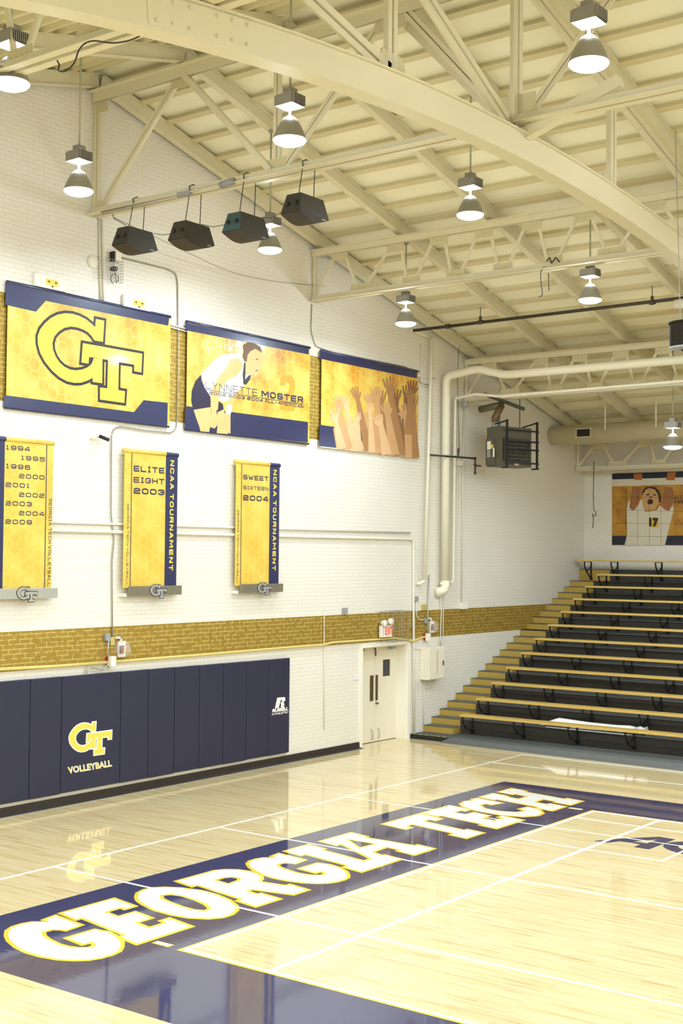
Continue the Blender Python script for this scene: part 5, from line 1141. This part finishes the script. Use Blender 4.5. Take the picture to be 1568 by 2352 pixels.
for i in range(6): z = .16 + i * .085; hbox(mb, (.012, .06, z), (.05, hd_ - .06, z + .014))
for i in range(13): v = .08 + i * .063; hbox(mb, (.012, v, .13), (.04, v + .012, .61))
mb.build('louvre_blades', M_HEAT, ht)
mb = MB()
for v in (.06, hd_ + .06):
    hbox(mb, (.10, v - .02, -.04), (.14, v + .02, 1.02)); mb.bar(H(.12, v, 1.0), H(-.35, v, .93), .02, .03)
for z in (.08, .38, .56, .80): hbox(mb, (.10, .04, z - .018), (.125, hd_ + .12, z + .018))
hbox(mb, (-.02, .04, -.05), (.16, .09, -.02)); hbox(mb, (-.02, hd_ + .02, -.05), (.16, hd_ + .09, -.02))
mb.build('guard_frame', M_BLK, ht)
hbox(MB(), (.015, .38, .03), (.02, .52, .07)).build('maker_plate', mat('pink_plate', (216, 186, 170), .5), ht)
for u, v in ((-.25, .18), (-.2, .75)): MB().tube([H(u, v, hh), H(u, v, 1.75)], .010, 6).build('hanger_rod', M_BLK, ht)
MB().tube([H(-.33, .12, hh - .02), H(-.33, .12, hh + .12)], .085, 14).build('flue_collar', M_GALV, ht, smooth=True)
MB().tube([H(-.33, .12, hh + .1), H(-.33, .12, hh + .22), H(-.2, .2, hh + .5)], .08, 14).build('flue_elbow', M_FLUE, ht, smooth=True)
MB().tube([H(-.2, .2, hh + .5), H(-.85, .15, hh + .45)], .078, 14).build('flue_pipe', M_FLUEG, ht, smooth=True)
tag(MB().bar(PL(1112, 905, 24.95), PL(1204, 940, 25.6), .07, .07).build('strut_rail', mat('strut_dark', (58, 62, 48), .6)), 'dark steel strut slung at a slant above the unit heater', 'rail')
gp = thing('gas_pipe', 'dark gas pipe crossing from the white pipes to the heater, with a drop leg', 'pipe', W(988, 1045, .15))
g0 = W(988, 1045, .15); g1 = PL(1091, 1053, 25.15)
MB().tube([g0, g1], .022, 8).tube([g1 + Vector((0, 0, .03)), g1 - Vector((0, 0, .33))], .022, 8).tube([g1 - Vector((0, 0, .17)), g1 + Vector((.14, .02, -.17))], .02, 8).build('pipe', M_BLACKP, gp, smooth=True)
MB().lathe([(.03, -.02), (.045, 0), (.03, .02)], g1 - Vector((0, 0, .14)), 10).lathe([(.03, -.02), (.04, 0), (.03, .02)], g1, 10).lathe([(.001, -.02), (.035, -.01), (.035, .02), (.001, .02)], g1 - Vector((0, 0, .34)), 10).build('pipe_fitting', M_BLACKP, gp)
MB().tube([PL(1052, 1048, 24.8), PL(1052, 1030, 24.8)], .02, 8).build('hanger_ring', M_BLACKP, gp)
pipe('cable', [PL(1053, 797, 24.7), PL(1050, 870, 24.7), PL(1052, 950, 24.75), PL(1055, 1040, 24.8)], .006, M_CABLE, 'thin hanger wire dropping from the roof to the gas pipe', 'cable', rad=0, n=5)
vb = MB().tube([PL(1066, 929, 24.9), PL(1068, 929, 25.1)], .075, 12).build('beacon', M_GREYB, smooth=True); tag(vb, 'small round grey beacon on the wall left of the heater flue', 'beacon')
wbox('junction_box', 1054, 1058, 1064, 1069, .08, M_PLAST, 'small white box on the conduit left of the heater', 'box')
du = thing('air_duct', 'round cream ventilation duct running along the top of the far wall', 'duct', (0, 29.5, 6.91))
MB().tube([(.01, 29.5, 6.91), (XE, 29.5, 6.91)], .236, 28).build('duct', M_DUCT, du, smooth=True)
a = PL(1322, 996, 29.27)
MB().box((a.x, 29.255, 6.80), (a.x + .42, 29.285, 7.03)).build('grille_frame', M_DUCT, du); MB().box((a.x + .035, 29.25, 6.825), (a.x + .385, 29.256, 7.005)).build('grille', M_HEATD, du)
for px in (1400, 1516): x = PL(px, 950, 29.5).x; MB().box((x - .018, 29.24, 6.95), (x + .018, 29.25, 7.55)).build('strap', M_PIPEW, du)
dm = thing('hanging_drum', 'black drum-shaped loudspeaker with pale ring face, cut by the right edge', 'speaker', (6.97, 19.0, 7.55))
cD = CP + ray(1579, 775) * 19.0
MB().lathe([(.001, .22), (.27, .22), (.275, .2), (.255, .18), (.255, -.14), (.001, -.14)], cD, 32).build('drum', mat('drum_black', (34, 29, 20), .85, spec=.15), dm, smooth=False)
MB().lathe([(.001, -.142), (.265, -.142), (.27, -.16), (.12, -.185), (.10, -.18)], cD, 32).build('ring_face', M_GREYB, dm, smooth=True)
MB().lathe([(.001, -.21), (.07, -.205), (.10, -.18), (.001, -.18)], cD, 24).build('horn', M_BLK, dm, smooth=True)
for dx in (-.2, .2): MB().tube([cD + Vector((dx * .8, -dx * .6, .2)), cD + Vector((dx * .8 - .08, -dx * .6, zr(cD.y) - cD.z))], .007, 6).build('rod', M_WIRE, dm)
c9 = CP + ray(1590, 695) * 26
tag(MB().tube([PL(1550, 700, 22.9), PL(1600, 692, 22.9)], .09, 14).build('pipe_fitting', M_PIPEW, smooth=True), 'stub of a fat cream pipe at the right edge, just under the sprinkler pipe', 'pipe')
